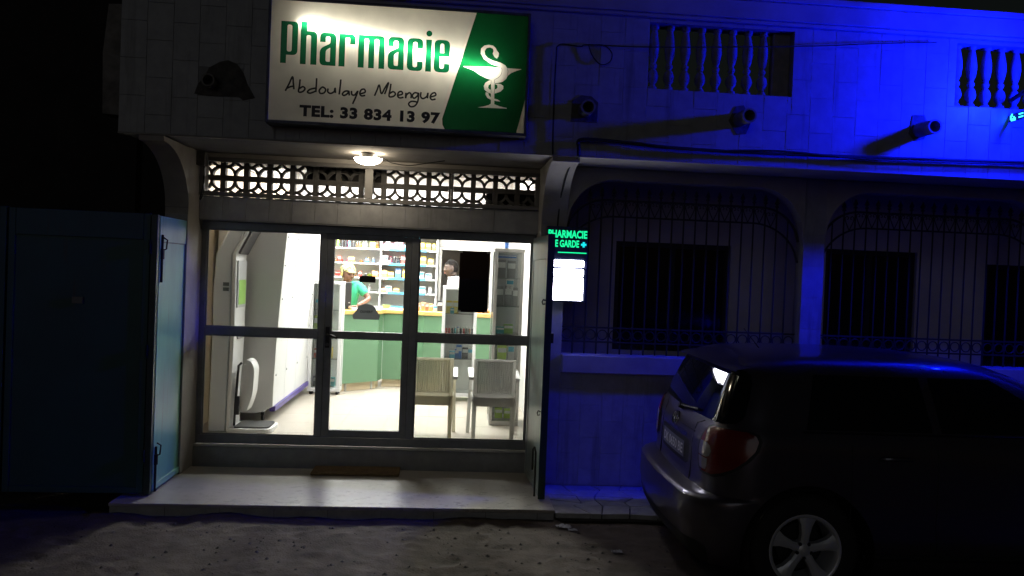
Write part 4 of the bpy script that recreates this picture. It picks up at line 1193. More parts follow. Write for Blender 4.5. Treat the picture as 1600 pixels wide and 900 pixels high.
# ------------------------------------------------------------------ weighing machine just inside the glass
kk = thing('weighing_machine', 'tall grey and white weighing machine with dark footplate behind the left pane', 'weighing machine', (-2.1, 7.65, FL))
KY0, KY1 = 7.62, 7.98
prof_o = [(-2.303, FL+.001), (-2.288, 1.27), (-2.298, 1.57), (-2.275, 1.99), (-2.10, 2.36), (-1.90, 2.36), (-1.985, 2.255), (-2.125, 1.99), (-2.119, 1.28), (-2.135, FL+.001)]
MB().prism(prof_o, KY0, KY1, 'xz').build('column', 'dgrey_lam', kk, bevel=.012, smooth=30)
fr_ = [(-2.131, FL+.005), (-2.113, 1.28), (-2.119, 1.99), (-1.983, 2.25), (-1.915, 2.34), (-1.90, 2.33), (-1.962, 2.245), (-2.085, 1.99), (-2.078, 1.28), (-2.10, FL+.005)]
MB().prism(fr_, KY0-.006, KY1+.006, 'xz').build('front_shell', 'white_pl', kk, bevel=.004)
mb = MB(); mb.prism([(-2.077, 2.0), (-1.958, 2.245), (-1.94, 2.236), (-2.058, 1.992)], KY0+.03, KY1-.03, 'xz'); mb.build('screen', 'black', kk)
mb = MB(); mb.box(-2.076, -2.068, KY0+.03, KY1-.03, 1.47, 1.93); mb.build('poster', 'dgrey_lam', kk)
mb = MB(); mb.box(-2.0675, -2.064, KY0+.06, KY1-.06, 1.50, 1.74); mb.build('poster_picture', 'p_green', kk)
mb = MB(); mb.box(-2.072, -2.066, KY0+.08, KY1-.08, 1.16, 1.28); mb.build('coin_panel', 'p_grey', kk)
mb = MB(); mb.box(-2.20, -2.145, KY0-.008, KY0-.001, 1.63, 1.665); mb.build('grip', 'black', kk); mb = MB(); mb.box(-2.20, -2.145, KY0-.008, KY0-.001, 1.68, 1.715); mb.build('grip', 'black', kk)
mb = MB(); mb.prism(rounded([(-2.13, 7.60, .05), (-1.70, 7.60, .08), (-1.70, 7.98, .08), (-2.13, 7.98, .05)]), FL+.001, FL+.04, 'xy'); mb.build('platform', 'white_pl', kk, bevel=.006)
mb = MB(); mb.prism(rounded([(-2.06, 7.625, .03), (-1.73, 7.625, .06), (-1.73, 7.955, .06), (-2.06, 7.955, .03)]), FL+.041, FL+.055, 'xy'); mb.build('footplate', 'rubber', kk, bevel=.004)
MB().tube([(-2.075, 7.70, FL+.05), (-2.07, 7.70, .5), (-2.05, 7.70, .90), (-2.02, 7.70, .93)], .012, 8).build('pole', 'black', kk, smooth=50)
mb = MB(); mb.box(-2.06, -2.03, 7.68, 7.72, .42, .60); mb.build('clamp', 'black', kk)
pad = rounded([(-1.99, .46, .03), (-1.955, .455, .03), (-1.90, .62, .08), (-1.89, .88, .06), (-1.93, .955, .03), (-1.985, .965, .05), (-1.965, .90, .04), (-1.945, .85, .05), (-1.95, .66, .08)])
MB().prism(pad, 7.67, 7.86, 'xz').build('child_seat', 'white_pl', kk, bevel=.008, smooth=40)
MB().prism(rounded([(-2.04, .50, .03), (-1.965, .50, .03), (-1.95, .9, .06), (-2.02, .92, .05)]), 7.71, 7.83, 'xz').build('seat_core', 'grey_lam', kk, bevel=.01)

# ------------------------------------------------------------------ two woven plastic armchairs, backs to the glass
M['rattan'] = translucent('greybrown_rattan_plastic', (.80, .77, .66), .62)
M['rattan2'] = translucent('grey_rattan_plastic', (.72, .71, .68), .6)
def chair(cx, label, mt, cy=7.42, w=.41):
    t = thing('armchair', label, 'chair', (cx, cy+.2, FL), 0, 'plastic armchairs')
    h = w/2; z0 = FL; ztop = FL+.81
    def yb(z): return cy+.045-(z-FL-.42)*.16     # backrest leans to the glass
    # rear legs and back posts as one frame, front legs, arms
    for s_ in (-1, 1):
        x = cx+s_*(h-.018)
        lg = MB(); lg.prism([(x-.019, FL+.001), (x+.019, FL+.001), (x+.022, FL+.44), (x-.022, FL+.44)], cy+.03, cy+.065, 'xz'); lg.build('leg', mt, t, bevel=.004)
        lg = MB(); lg.prism([(x-.018, FL+.001), (x+.018, FL+.001), (x+.018, FL+.64), (x-.018, FL+.64)], cy+.44, cy+.475, 'xz')
        lg.v = [(a+s_*(.045 if c_ < FL+.1 else .03), b, c_) for a, b, c_ in lg.v]; lg.build('leg', mt, t, bevel=.004)
        ar = MB(); xa = cx+s_*(h+.018)
        ar.prism([(cy+.04, FL+.60), (cy+.26, FL+.635), (cy+.47, FL+.64), (cy+.49, FL+.665), (cy+.26, FL+.665), (cy+.02, FL+.63)], xa-.028, xa+.028, 'yz'); ar.build('armrest', mt if False else 'white_pl', t, bevel=.006)
    bf = MB()
    def slab(x0, x1, za, zb, th=.03):
        v = []
        for z in (za, zb):
            for x, dy in ((x0, 0), (x1, 0), (x1, th), (x0, th)): v.append((x, yb(z)+dy, z))
        bf.add(v, [(0, 3, 2, 1), (4, 5, 6, 7), (0, 1, 5, 4), (1, 2, 6, 5), (2, 3, 7, 6), (3, 0, 4, 7)])
    slab(cx-h, cx-h+.034, FL+.44, ztop); slab(cx+h-.034, cx+h, FL+.44, ztop); slab(cx-h+.034, cx+h-.034, ztop-.024, ztop); slab(cx-h+.034, cx+h-.034, FL+.40, FL+.475)
    bf.build('back_frame', mt, t, bevel=.004)
    wv = MB(); nx = 15; nz = 30
    for i in range(nx):
        x = cx-h+.034+(w-.068)*(i+.5)/nx
        wv.tube([(x, yb(z)+.012+(.004 if (j+i) % 2 else -.004), z) for j, z in enumerate([FL+.47+(.32)*q/nz for q in range(nz+1)])], .0088, 4)
    for j in range(nz):
        z = FL+.475+.31*(j+.5)/nz
        wv.box(cx-h+.03, cx+h-.03, yb(z)+.010, yb(z)+.0145, z-.0033, z+.0033)
    wv.build('woven_back', mt, t, kind='stuff')
    st = MB(); st.prism(rounded([(cx-h, cy+.02, .03), (cx+h, cy+.02, .03), (cx+h+.02, cy+.48, .05), (cx-h-.02, cy+.48, .05)]), FL+.385, FL+.43, 'xy'); st.build('seat', mt, t, bevel=.006)
    ap = MB(); ap.box(cx-h+.02, cx+h-.02, cy+.03, cy+.055, FL+.345, FL+.385); ap.build('apron', mt, t)
chair(-.155, 'beige brown woven plastic armchair, back to the glass, partly behind the mullion', 'rattan')
chair(.452, 'grey woven plastic armchair, back to the glass at the right end', 'rattan2')
# ================================================================== people
def skin_mesh(J, E, sub=2):
    """limb surface grown around connected joints: J name -> (position, radius or (rx, ry)); first joint is the root"""
    names = list(J); me = bpy.data.meshes.new('skin')
    me.from_pydata([J[n][0] for n in names], [(names.index(a), names.index(b)) for a, b in E], [])
    ob = bpy.data.objects.new('skin', me); COL.objects.link(ob)
    md = ob.modifiers.new('s', 'SKIN')
    if not me.skin_vertices:
        bpy.context.view_layer.objects.active = ob
        bpy.ops.mesh.customdata_skin_add()
    sv = me.skin_vertices[0].data
    for i, n in enumerate(names):
        r = J[n][1]
        sv[i].radius = r if isinstance(r, (tuple, list)) else (r, r)
        sv[i].use_root = (i == 0)
    md.use_smooth_shade = True
    s2 = ob.modifiers.new('u', 'SUBSURF'); s2.levels = sub; s2.render_levels = sub
    dg = bpy.context.evaluated_depsgraph_get()
    em = ob.evaluated_get(dg).to_mesh()
    v = [tuple(p.co) for p in em.vertices]; f = [tuple(p.vertices) for p in em.polygons]
    ob.evaluated_get(dg).to_mesh_clear()
    bpy.data.objects.remove(ob); bpy.data.meshes.remove(me)
    return v, f

def fuse(mb, name, material, parent, voxel=.007, smooth_it=2):
    me = mb.mesh(name, recalc=True)
    ob = bpy.data.objects.new('tmp', me); COL.objects.link(ob)
    rm = ob.modifiers.new('r', 'REMESH'); rm.mode = 'VOXEL'; rm.voxel_size = voxel; rm.use_smooth_shade = True
    sm = ob.modifiers.new('m', 'SMOOTH'); sm.iterations = smooth_it; sm.factor = .5
    dg = bpy.context.evaluated_depsgraph_get()
    nm = bpy.data.meshes.new_from_object(ob.evaluated_get(dg))
    bpy.data.objects.remove(ob); bpy.data.meshes.remove(me)
    nm.name = name
    nm.materials.clear(); nm.materials.append(M[material])
    nm.polygons.foreach_set('use_smooth', [True]*len(nm.polygons))
    o = bpy.data.objects.new(name, nm); COL.objects.link(o); o.parent = parent
    return o

HS = 1.12
def gauss(x, y, cx, cy, sx, sy): return math.exp(-((x-cx)/sx)**2-((y-cy)/sy)**2)
def head_points(c, T, scale=1.0, nu=40, nv=32, grow=0, part=None):
    """head facing local -y; T rotates it; returns grid verts/faces"""
    v = []; f = []
    for j in range(nv+1):
        th = PI*j/nv
        for i in range(nu):
            ph = 2*PI*i/nu
            dx, dy, dz = math.sin(th)*math.sin(ph), -math.sin(th)*math.cos(ph), math.cos(th)
            x, y, z = dx*.073, dy*.093, dz*.115
            if z < -.02:                                   # jaw narrows to the chin
                k_ = (-.02-z)/.095
                x *= 1-.35*k_; y = y*(1-.15*k_) - .012*k_
            if dy > 0: y *= 1.04+.06*max(0, dz)
            if dy < 0:
                fz = 1-min(1, max(0, (abs(x)-.055)/.03))
                y += .010*min(1, -dy*1.4)                  # flatten face
                y -= .026*gauss(x, z, 0, -.018, .012, .016)  # nose
                y -= .012*gauss(x, z, 0, .008, .010, .022)
                y -= .007*(gauss(x, z, .012, -.026, .008, .008)+gauss(x, z, -.012, -.026, .008, .008))
                y -= .008*(gauss(x, z, .028, .032, .022, .010)+gauss(x, z, -.028, .032, .022, .010))   # brow
                y += .012*(gauss(x, z, .031, .008, .014, .010)+gauss(x, z, -.031, .008, .014, .010))   # eye sockets
                y -= .011*gauss(x, z, 0, -.052, .022, .006); y -= .011*gauss(x, z, 0, -.065, .019, .006)  # lips
                y += .005*gauss(x, z, 0, -.0585, .024, .003)
                y -= .010*gauss(x, z, 0, -.098, .022, .014)  # chin
                y -= .006*(gauss(x, z, .042, -.022, .02, .02)+gauss(x, z, -.042, -.022, .02, .02))     # cheeks
            p = Vector((x, y, z))*scale
            p = p+p.normalized()*grow
            v.append(c+T @ p)
    for j in range(nv):
        for i in range(nu):
            f.append((j*nu+i, j*nu+(i+1) % nu, (j+1)*nu+(i+1) % nu, (j+1)*nu+i))
    return v, f
def ear(c, T, s_):
    mb = MB()
    def fn(i, j):
        a = 2*PI*i/10; b = PI*(j/6-.5)
        p = Vector((s_*(.074+.010*math.cos(a)*math.cos(b)), .010+.017*math.sin(a)*math.cos(b), -.005+.032*math.sin(b)))*HS
        return c+T @ p
    mb.grid(fn, 10, 7, True); return mb
def hand(mb, wrist, d, up_, s_, curl=.5):
    """palm and five fingers from the wrist along d; up_ is the back of the hand; s_ side of the thumb"""
    d = Vector(d).normalized(); up_ = Vector(up_); up_ = (up_-d*up_.dot(d)).normalized(); sd = d.cross(up_)*s_
    w = Vector(wrist)
    J = {'a': (w, (.024, .017)), 'b': (w+d*.045, (.036, .014)), 'c': (w+d*.085, (.038, .012))}
    v, f = skin_mesh(J, [('a', 'b'), ('b', 'c')], 2); mb.add(v, f)
    for q, (o_, ln) in enumerate(((.028, .068), (.010, .078), (-.009, .073), (-.027, .058))):
        b0 = w+d*.080+sd*o_
        d2 = (d-up_*curl*.7).normalized(); d3 = (d-up_*curl*1.6).normalized()
        p1 = b0+d*ln*.42; p2 = p1+d2*ln*.32; p3 = p2+d3*ln*.26
        v, f = skin_mesh({'a': (b0, .0095), 'b': (p1, .0085), 'c': (p2, .008), 'd': (p3, .0068)}, [('a', 'b'), ('b', 'c'), ('c', 'd')], 1); mb.add(v, f)
    t0 = w+d*.022+sd*.026; t1 = t0+(d*.6+sd*.75).normalized()*.04; t2 = t1+(d*.9+sd*.25-up_*.3).normalized()*.032
    v, f = skin_mesh({'a': (t0, .012), 'b': (t1, .0105), 'c': (t2, .0085)}, [('a', 'b'), ('b', 'c')], 1); mb.add(v, f)

M['skin_w'] = mat('brown_skin', (.13, .062, .040), .55, col2=(.11, .052, .033), vs=20)
M['skin_m'] = mat('dark_brown_skin', (.045, .027, .020), .6, col2=(.036, .021, .016), vs=20)
M['green_shirt'] = mat('green_cotton', (.025, .33, .19), .8, col2=(.02, .27, .155), vs=12, bump=.2, bs=20)
M['white_shirt'] = mat('white_cotton', (.74, .74, .76), .8, bump=.2, bs=20)
M['trousers'] = mat('dark_trousers', (.03, .03, .04), .85)
M['shoe'] = mat('black_shoe', (.015, .015, .015), .5)
M['eye'] = mat('dark_eye', (.015, .01, .01), .2)
M['lip'] = mat('brown_lip', (.17, .05, .04), .45)
M['hair'] = mat('black_hair', (.010, .009, .009), 1.0, spec=.1, bump=.8, bs=160)
M['scarf'] = mat('yellow_print_scarf', (.66, .58, .20), .8, col2=(.035, .045, .03), vs=26, detail=1, lo=.40, hi=.44)

def person(label, base, head_c, head_T, Jb, Eb, clothes, skin, hands, extra=None):
    t = thing('person', label, 'person', base)
    o0 = Vector(base)
    loc = lambda p: Vector(p)-o0
    mb = MB()
    v, f = skin_mesh({k_: (loc(p), r) for k_, (p, r) in Jb.items()}, Eb, 2); mb.add(v, f)
    hc = loc(head_c)
    v, f = head_points(hc, head_T, HS); mb.add(v, f)
    for s_ in (-1, 1): e_ = ear(hc, head_T, s_); mb.add(e_.v, e_.f)
    nk = MB().cyl(hc+head_T @ Vector((0, .02, -.06)), loc(Jb['neck'][0])-Vector((0, 0, .02)), .052, .06, 14); mb.add(nk.v, nk.f)
    for a, d_, u_, s_, c_ in hands: hand(mb, loc(a), d_, u_, s_, c_)
    body = fuse(mb, 'body', skin, t, .0065)
    for s_ in (-1, 1):
        e_ = MB().lathe([(.001, -.0115), (.0075, -.0085), (.0112, 0), (.0075, .0085), (.001, .0115)], 12)
        pc = hc+head_T @ Vector((s_*.030, -.069, .008))*HS
        e_.v = [tuple(Vector(p)+pc) for p in e_.v]; e_.build('eye', 'eye', t, local=True, smooth=60)
    lp = MB()
    for z, hgt in ((-.053, .005), (-.064, .006)):
        def lf_(i, j, z=z, hgt=hgt):
            u = -1+2*i/10; a = 2*PI*j/8
            return hc+head_T @ (Vector((u*.022, -.0875+.011*u*u-.006*math.cos(a)*(1-u*u*.8), z+hgt*math.sin(a)*(1-u*u)))*HS)
        lp.grid(lf_, 11, 9)
    lp.build('lips', 'lip', t, local=True, smooth=60)
    for nm, mt, Jc, Ec in clothes:
        v, f = skin_mesh({k_: (loc(p), r) for k_, (p, r) in Jc.items()}, Ec, 2)
        MB().add(v, f).build(nm, mt, t, local=True, smooth=60)
    if extra: extra(t, hc, head_T)
    return t

def rotT(yaw_, pit=0, rol=0):
    return (Matrix.Rotation(yaw_, 3, 'Z') @ Matrix.Rotation(pit, 3, 'X') @ Matrix.Rotation(rol, 3, 'Y'))

# woman leaning on the counter, one elbow out, head turned to her left and down
wx, wy = -1.46, 11.0
hcw = (wx+.015, wy-.10, 1.822)
HIP = FL+.94
JW = {'pelvis': ((wx-.03, wy+.12, HIP), (.155, .115)), 'waist': ((wx-.03, wy+.07, HIP+.17), (.13, .10)), 'chest': ((wx-.01, wy+.0, HIP+.36), (.145, .105)), 'neck': ((wx, wy-.04, HIP+.525), .055),
      'shl': ((wx+.155, wy+.0, HIP+.445), .058), 'ell': ((wx+.315, wy-.07, HIP+.275), .040), 'wrl': ((wx+.175, wy-.30, 1.385), .027),
      'shr': ((wx-.17, wy+.0, HIP+.435), .058), 'elr': ((wx-.24, wy-.12, HIP+.24), .040), 'wrr': ((wx-.10, wy-.30, 1.385), .027),
      'hl': ((wx+.06, wy+.13, HIP-.07), .095), 'kl': ((wx+.06, wy+.10, FL+.47), .062), 'al': ((wx+.07, wy+.14, FL+.08), .04), 'tl': ((wx+.07, wy+.0, FL+.035), .032),
      'hr': ((wx-.12, wy+.13, HIP-.07), .095), 'kr': ((wx-.12, wy+.10, FL+.47), .062), 'ar': ((wx-.13, wy+.14, FL+.08), .04), 'tr': ((wx-.13, wy+.0, FL+.035), .032)}
EB = [('pelvis', 'waist'), ('waist', 'chest'), ('chest', 'neck'), ('chest', 'shl'), ('shl', 'ell'), ('ell', 'wrl'), ('chest', 'shr'), ('shr', 'elr'), ('elr', 'wrr'), ('pelvis', 'hl'), ('hl', 'kl'), ('kl', 'al'), ('al', 'tl'), ('pelvis', 'hr'), ('hr', 'kr'), ('kr', 'ar'), ('ar', 'tr')]
def grow(J, keys, g, over={}):
    out = {}
    for k_ in keys:
        p, r = J[k_]
        r = tuple(q+g for q in r) if isinstance(r, tuple) else r+g
        out[k_] = (p, r)
    out.update(over)
    return out
mid = lambda a, b, t: tuple(Vector(a).lerp(Vector(b), t))
slw = {'sl': (mid(JW['shl'][0], JW['ell'][0], .72), .062), 'sr': (mid(JW['shr'][0], JW['elr'][0], .72), .062)}
shirtW = grow(JW, ['pelvis', 'waist', 'chest', 'shl', 'shr'], .026, dict(slw, collar=(mid(JW['chest'][0], JW['neck'][0], .72), .085)))
shirtE = [('pelvis', 'waist'), ('waist', 'chest'), ('chest', 'collar'), ('chest', 'shl'), ('shl', 'sl'), ('chest', 'shr'), ('shr', 'sr')]
trW = grow(JW, ['pelvis', 'hl', 'kl', 'al', 'hr', 'kr', 'ar'], .014)
trE = [('pelvis', 'hl'), ('hl', 'kl'), ('kl', 'al'), ('pelvis', 'hr'), ('hr', 'kr'), ('kr', 'ar')]
shoes = lambda J: [('shoe', 'shoe', {'a': (J['al'][0][:2]+(FL+.045,), .045), 'b': (J['tl'][0], .038)}, [('a', 'b')]), ('shoe', 'shoe', {'a': (J['ar'][0][:2]+(FL+.045,), .045), 'b': (J['tr'][0], .038)}, [('a', 'b')])]
def scarf(t, hc, T):
    v, f = head_points(hc, T, HS, 40, 32, .017)
    keep = []
    for q in f:
        p = T.inverted() @ (sum((v[i] for i in q), Vector())/4-hc)
        if p.z > .045-.35*max(0, p.y+.02)*3 or (p.y > -.012 and p.z > -.075): keep.append(q)
    used = sorted({i for q in keep for i in q}); mp = {i: k_ for k_, i in enumerate(used)}
    MB().add([v[i] for i in used], [tuple(mp[i] for i in q) for q in keep]).build('headscarf', 'scarf', t, local=True, smooth=60)
    kn = MB()
    def kf(i, j):
        a = 2*PI*i/14; b = PI*(j/8-.5)
        r = 1+.10*math.sin(3*a)
        return hc+T @ Vector((.078*math.cos(a)*math.cos(b)*r, .085+.060*math.sin(b), .035+.075*math.sin(a)*math.cos(b)*r))
    kn.grid(kf, 14, 9, True); kn.build('scarf_knot', 'scarf', t, local=True, smooth=60)
TW = rotT(R(38), R(14), 0)
person('woman in green shirt and yellow patterned headscarf leaning on the counter', (wx, wy, FL), hcw, TW, JW, EB,
       [('shirt', 'green_shirt', shirtW, shirtE), ('trousers', 'trousers', trW, trE)] + shoes(JW), 'skin_w',
       [(JW['wrl'][0], (-.55, -.5, -.05), (0, 0, 1), -1, .35), (JW['wrr'][0], (.5, -.6, -.05), (0, 0, 1), 1, .35)], scarf)

# man in white shirt in profile, facing left, in front of the dark store doorway
mx_, my_ = -.005, 11.45
hcm = (mx_-.015, my_, 1.955)
H2 = FL+1.01
JM = {'pelvis': ((mx_+.05, my_, H2), (.11, .16)), 'waist': ((mx_+.05, my_, H2+.19), (.10, .14)), 'chest': ((mx_+.05, my_, H2+.41), (.115, .155)), 'neck': ((mx_+.02, my_, H2+.60), .06),
      'shl': ((mx_+.05, my_-.19, H2+.50), .065), 'ell': ((mx_+.08, my_-.22, H2+.20), .045), 'wrl': ((mx_-.13, my_-.18, H2+.10), .030),
      'shr': ((mx_+.05, my_+.19, H2+.50), .065), 'elr': ((mx_+.08, my_+.23, H2+.20), .045), 'wrr': ((mx_-.13, my_+.19, H2+.10), .030),
      'hl': ((mx_+.05, my_-.09, H2-.08), .095), 'kl': ((mx_+.03, my_-.10, FL+.50), .065), 'al': ((mx_+.07, my_-.10, FL+.08), .045), 'tl': ((mx_-.08, my_-.11, FL+.035), .034),
      'hr': ((mx_+.05, my_+.09, H2-.08), .095), 'kr': ((mx_+.03, my_+.10, FL+.50), .065), 'ar': ((mx_+.07, my_+.10, FL+.08), .045), 'tr': ((mx_-.08, my_+.11, FL+.035), .034)}
slm = {'sl': (mid(JM['shl'][0], JM['ell'][0], .75), .066), 'sr': (mid(JM['shr'][0], JM['elr'][0], .75), .066)}
shirtM = grow(JM, ['pelvis', 'waist', 'chest', 'shl', 'shr'], .026, dict(slm, collar=(mid(JM['chest'][0], JM['neck'][0], .75), .088)))
trM = grow(JM, ['pelvis', 'hl', 'kl', 'al', 'hr', 'kr', 'ar'], .014)
def haircap(t, hc, T):
    v, f = head_points(hc, T, HS, 40, 32, .006)
    keep = []
    for q in f:
        p = T.inverted() @ (sum((v[i] for i in q), Vector())/4-hc)
        if p.z > .055+.25*max(0, -p.y-.03) or (p.y > .022 and p.z > -.055): keep.append(q)
    used = sorted({i for q in keep for i in q}); mp = {i: k_ for k_, i in enumerate(used)}
    MB().add([v[i] for i in used], [tuple(mp[i] for i in q) for q in keep]).build('hair', 'hair', t, local=True, smooth=60)
TM = rotT(R(-78), R(4), 0)
person('man in white shirt seen in profile before the dark doorway, facing left', (mx_, my_, FL), hcm, TM, JM, EB,
       [('shirt', 'white_shirt', shirtM, shirtE), ('trousers', 'trousers', trM, trE)] + shoes(JM), 'skin_m',
       [(JM['wrl'][0], (-.8, .1, -.1), (0, 0, 1), 1, .4), (JM['wrr'][0], (-.8, -.1, -.1), (0, 0, 1), -1, .4)], haircap)
# ================================================================== parked car, rear towards the porch
M['paint'] = mat('dark_aubergine_metallic', (.080, .068, .086), .34, .45, coat=.6, col2=(.068, .058, .074), vs=200)
M['trim'] = mat('black_trim', (.012, .012, .013), .6)
M['tint'] = mat('tinted_car_glass', (.006, .007, .008), .04, spec=.8)
M['rearglass'] = glass('rear_window_glass', (.16, .18, .18), .02, 1.9)
M['redlens'] = mat('red_lamp_lens', (.19, .012, .009), .22, coat=.2)
M['clearlens'] = mat('clear_lamp_lens', (.35, .33, .32), .12, coat=.8)
M['chrome'] = mat('chrome', (.75, .75, .77), .12, 1)
M['alloy'] = mat('silver_alloy_wheel', (.70, .70, .71), .38, .35)
M['tyre'] = mat('tyre_rubber', (.022, .021, .020), .85, bump=.3, bs=90)
M['plate'] = mat('blue_grey_number_plate', (.16, .17, .24), .45)
M['plate_ink'] = mat('white_plate_ink', (.85, .85, .92), .5)
M['seat_cloth'] = mat('dark_car_seat', (.02, .02, .022), .9)
car = thing('parked_car', 'dark purple compact car parked at the right, rear towards the shop', 'car', (1.455, 5.262, -.012), R(-2.0))
#       z,   rear, front, half width, corner radius, bow
SL = [(.17, .22, 3.70, .70, .14, .02), (.19, .14, 3.76, .74, .18, .03), (.26, .055, 3.83, .795, .24, .05), (.36, .020, 3.90, .835, .30, .07), (.46, .002, 3.93, .855, .33, .08), (.555, .004, 3.93, .862, .34, .085), (.598, .008, 3.92, .864, .34, .085),
      (.612, .022, 3.91, .864, .34, .085), (.620, .045, 3.91, .864, .33, .085), (.630, .128, 3.90, .862, .30, .075), (.66, .135, 3.88, .862, .29, .07), (.76, .138, 3.82, .862, .29, .07), (.86, .140, 3.68, .858, .29, .07), (.94, .150, 3.30, .852, .29, .07), (1.005, .175, 3.02, .842, .28, .07),
      (1.035, .195, 2.95, .826, .27, .07), (1.10, .215, 2.84, .803, .26, .07), (1.20, .250, 2.66, .765, .25, .07), (1.30, .292, 2.46, .722, .24, .07), (1.37, .325, 2.30, .688, .23, .07), (1.415, .38, 2.17, .650, .24, .08), (1.445, .48, 2.04, .595, .27, .08), (1.465, .66, 1.86, .50, .30, .08), (1.478, .90, 1.62, .36, .25, .05), (1.483, 1.05, 1.45, .20, .15, .02)]
def sl(z):
    if z <= SL[0][0]: return SL[0]
    for a, b in zip(SL, SL[1:]):
        if z <= b[0]:
            t = (z-a[0])/(b[0]-a[0]); return tuple(p+(q-p)*t for p, q in zip(a, b))
    return SL[-1]
def outl(z, t):
    """right-hand outline at height z: t 0..1 rear face, 1..2 rear corner, 2..3 flank, 3..4 front corner, 4..5 nose; negative t mirrors to the left"""
    m = -1 if t >= 0 else 1; t = abs(t)
    _, xr, xf, hw, rc, bow = sl(z)
    a = hw-rc; xb = xr+bow*(a/hw)**2
    fr = min(.45, (xf-xr)*.25); fw_ = hw*.93
    if t <= 1: y = a*t; x = xr+bow*(y/hw)**2
    elif t <= 2: q = (t-1)*PI/2; y = a+rc*math.sin(q); x = xb+rc*(1-math.cos(q))
    elif t <= 3:
        u = t-2; x = xb+rc+(xf-fr-xb-rc)*u; y = hw+(fw_-hw)*u*u
    elif t <= 4: q = (t-3)*PI/2; y = fw_-fr+fr*math.cos(q); x = xf-fr+fr*math.sin(q)
    else: y = (fw_-fr)*(5-t); x = xf+.03*(t-4)
    return Vector((x, m*y, z))
def on(z, t, d=.004):
    p = outl(z, t); e = .01
    du = outl(z, t+e)-outl(z, t-e) if abs(t) > .02 else Vector((0, -1, 0))
    if abs(t) > .02 and t < 0: pass
    dz = outl(z+.006, t)-outl(z-.006, t)
    n = du.cross(dz)
    if n.length < 1e-9: return p
    n.normalize()
    if n.dot(p-Vector((1.9, 0, .8))) < 0: n = -n
    return p+n*d
ts = [i/8 for i in range(8)]+[1+i/10 for i in range(10)]+[2+i/44 for i in range(44)]+[3+i/8 for i in range(8)]+[4+i/6 for i in range(7)]
ring_t = ts[:-1]+[5]+[-t for t in ts[-2:0:-1]]
zs_ = []
for a, b in zip(SL, SL[1:]):
    n = max(1, int((b[0]-a[0])/.04)); zs_ += [a[0]+(b[0]-a[0])*i/n for i in range(n)]
zs_.append(SL[-1][0])
cb = MB(); N_ = len(ring_t)
for z in zs_:
    for t in ring_t: cb.v.append(tuple(outl(z, t)))
for j in range(len(zs_)-1):
    for i in range(N_):
        cb.f.append((j*N_+i, j*N_+(i+1) % N_, (j+1)*N_+(i+1) % N_, (j+1)*N_+i))
cb.f.append(tuple(range(N_-1, -1, -1))); k0 = (len(zs_)-1)*N_; cb.f.append(tuple(range(k0, k0+N_)))
WR = .335                                  # tyre
WX = (.735, 3.20)
cut = MB()
for wx_ in WX:
    for s_ in (-1, 1): cut.cyl((wx_, s_*.55, WR+.01), (wx_, s_*1.0, WR+.01), .385, n=40)
me_b = cb.mesh('body'); me_c = cut.mesh('cut')
ob_b = bpy.data.objects.new('tb', me_b); ob_c = bpy.data.objects.new('tc', me_c); COL.objects.link(ob_b); COL.objects.link(ob_c)
bo = ob_b.modifiers.new('b', 'BOOLEAN'); bo.operation = 'DIFFERENCE'; bo.object = ob_c; bo.solver = 'EXACT'
dg = bpy.context.evaluated_depsgraph_get()
nm = bpy.data.meshes.new_from_object(ob_b.evaluated_get(dg)); nm.name = 'body'
bpy.data.objects.remove(ob_b); bpy.data.objects.remove(ob_c)
nm.materials.clear(); nm.materials.append(M['paint'])
nm.polygons.foreach_set('use_smooth', [True]*len(nm.polygons)); nm.set_sharp_from_angle(angle=R(38))
body = bpy.data.objects.new('body', nm); COL.objects.link(body); body.parent = car
def patch(name, m_, rows, n=14, d=.004, parent=None):
    """rows: (z, t0, t1) bottom to top"""
    mb = MB()
    def fn(i, j):
        z, a, b = rows[j]; return on(z, a+(b-a)*i/(n-1), d)
    mb.grid(fn, n, len(rows)); return mb.build(name, m_, parent or car, local=True, smooth=60)
def rows(z0, z1, f0, f1, n=10):
    return [(z0+(z1-z0)*i/(n-1), f0(i/(n-1)), f1(i/(n-1))) for i in range(n)]
rw = patch('rear_window', 'tint', [(z, -w_, w_) for z, w_ in ((1.050, 1.30), (1.062, 1.52), (1.10, 1.62), (1.20, 1.64), (1.30, 1.62), (1.355, 1.55), (1.37, 1.40))], 44, .004)
# wiper
MB().tube([on(1.045, .0, .02), on(1.055, .25, .022), on(1.075, .62, .018)], .008, 6).build('wiper', 'trim', rw, local=True, smooth=50)
MB().cyl(on(1.04, 0, .0), on(1.04, 0, .035), .022, .018, 10).build('wiper_pivot', 'trim', rw, local=True, smooth=40)
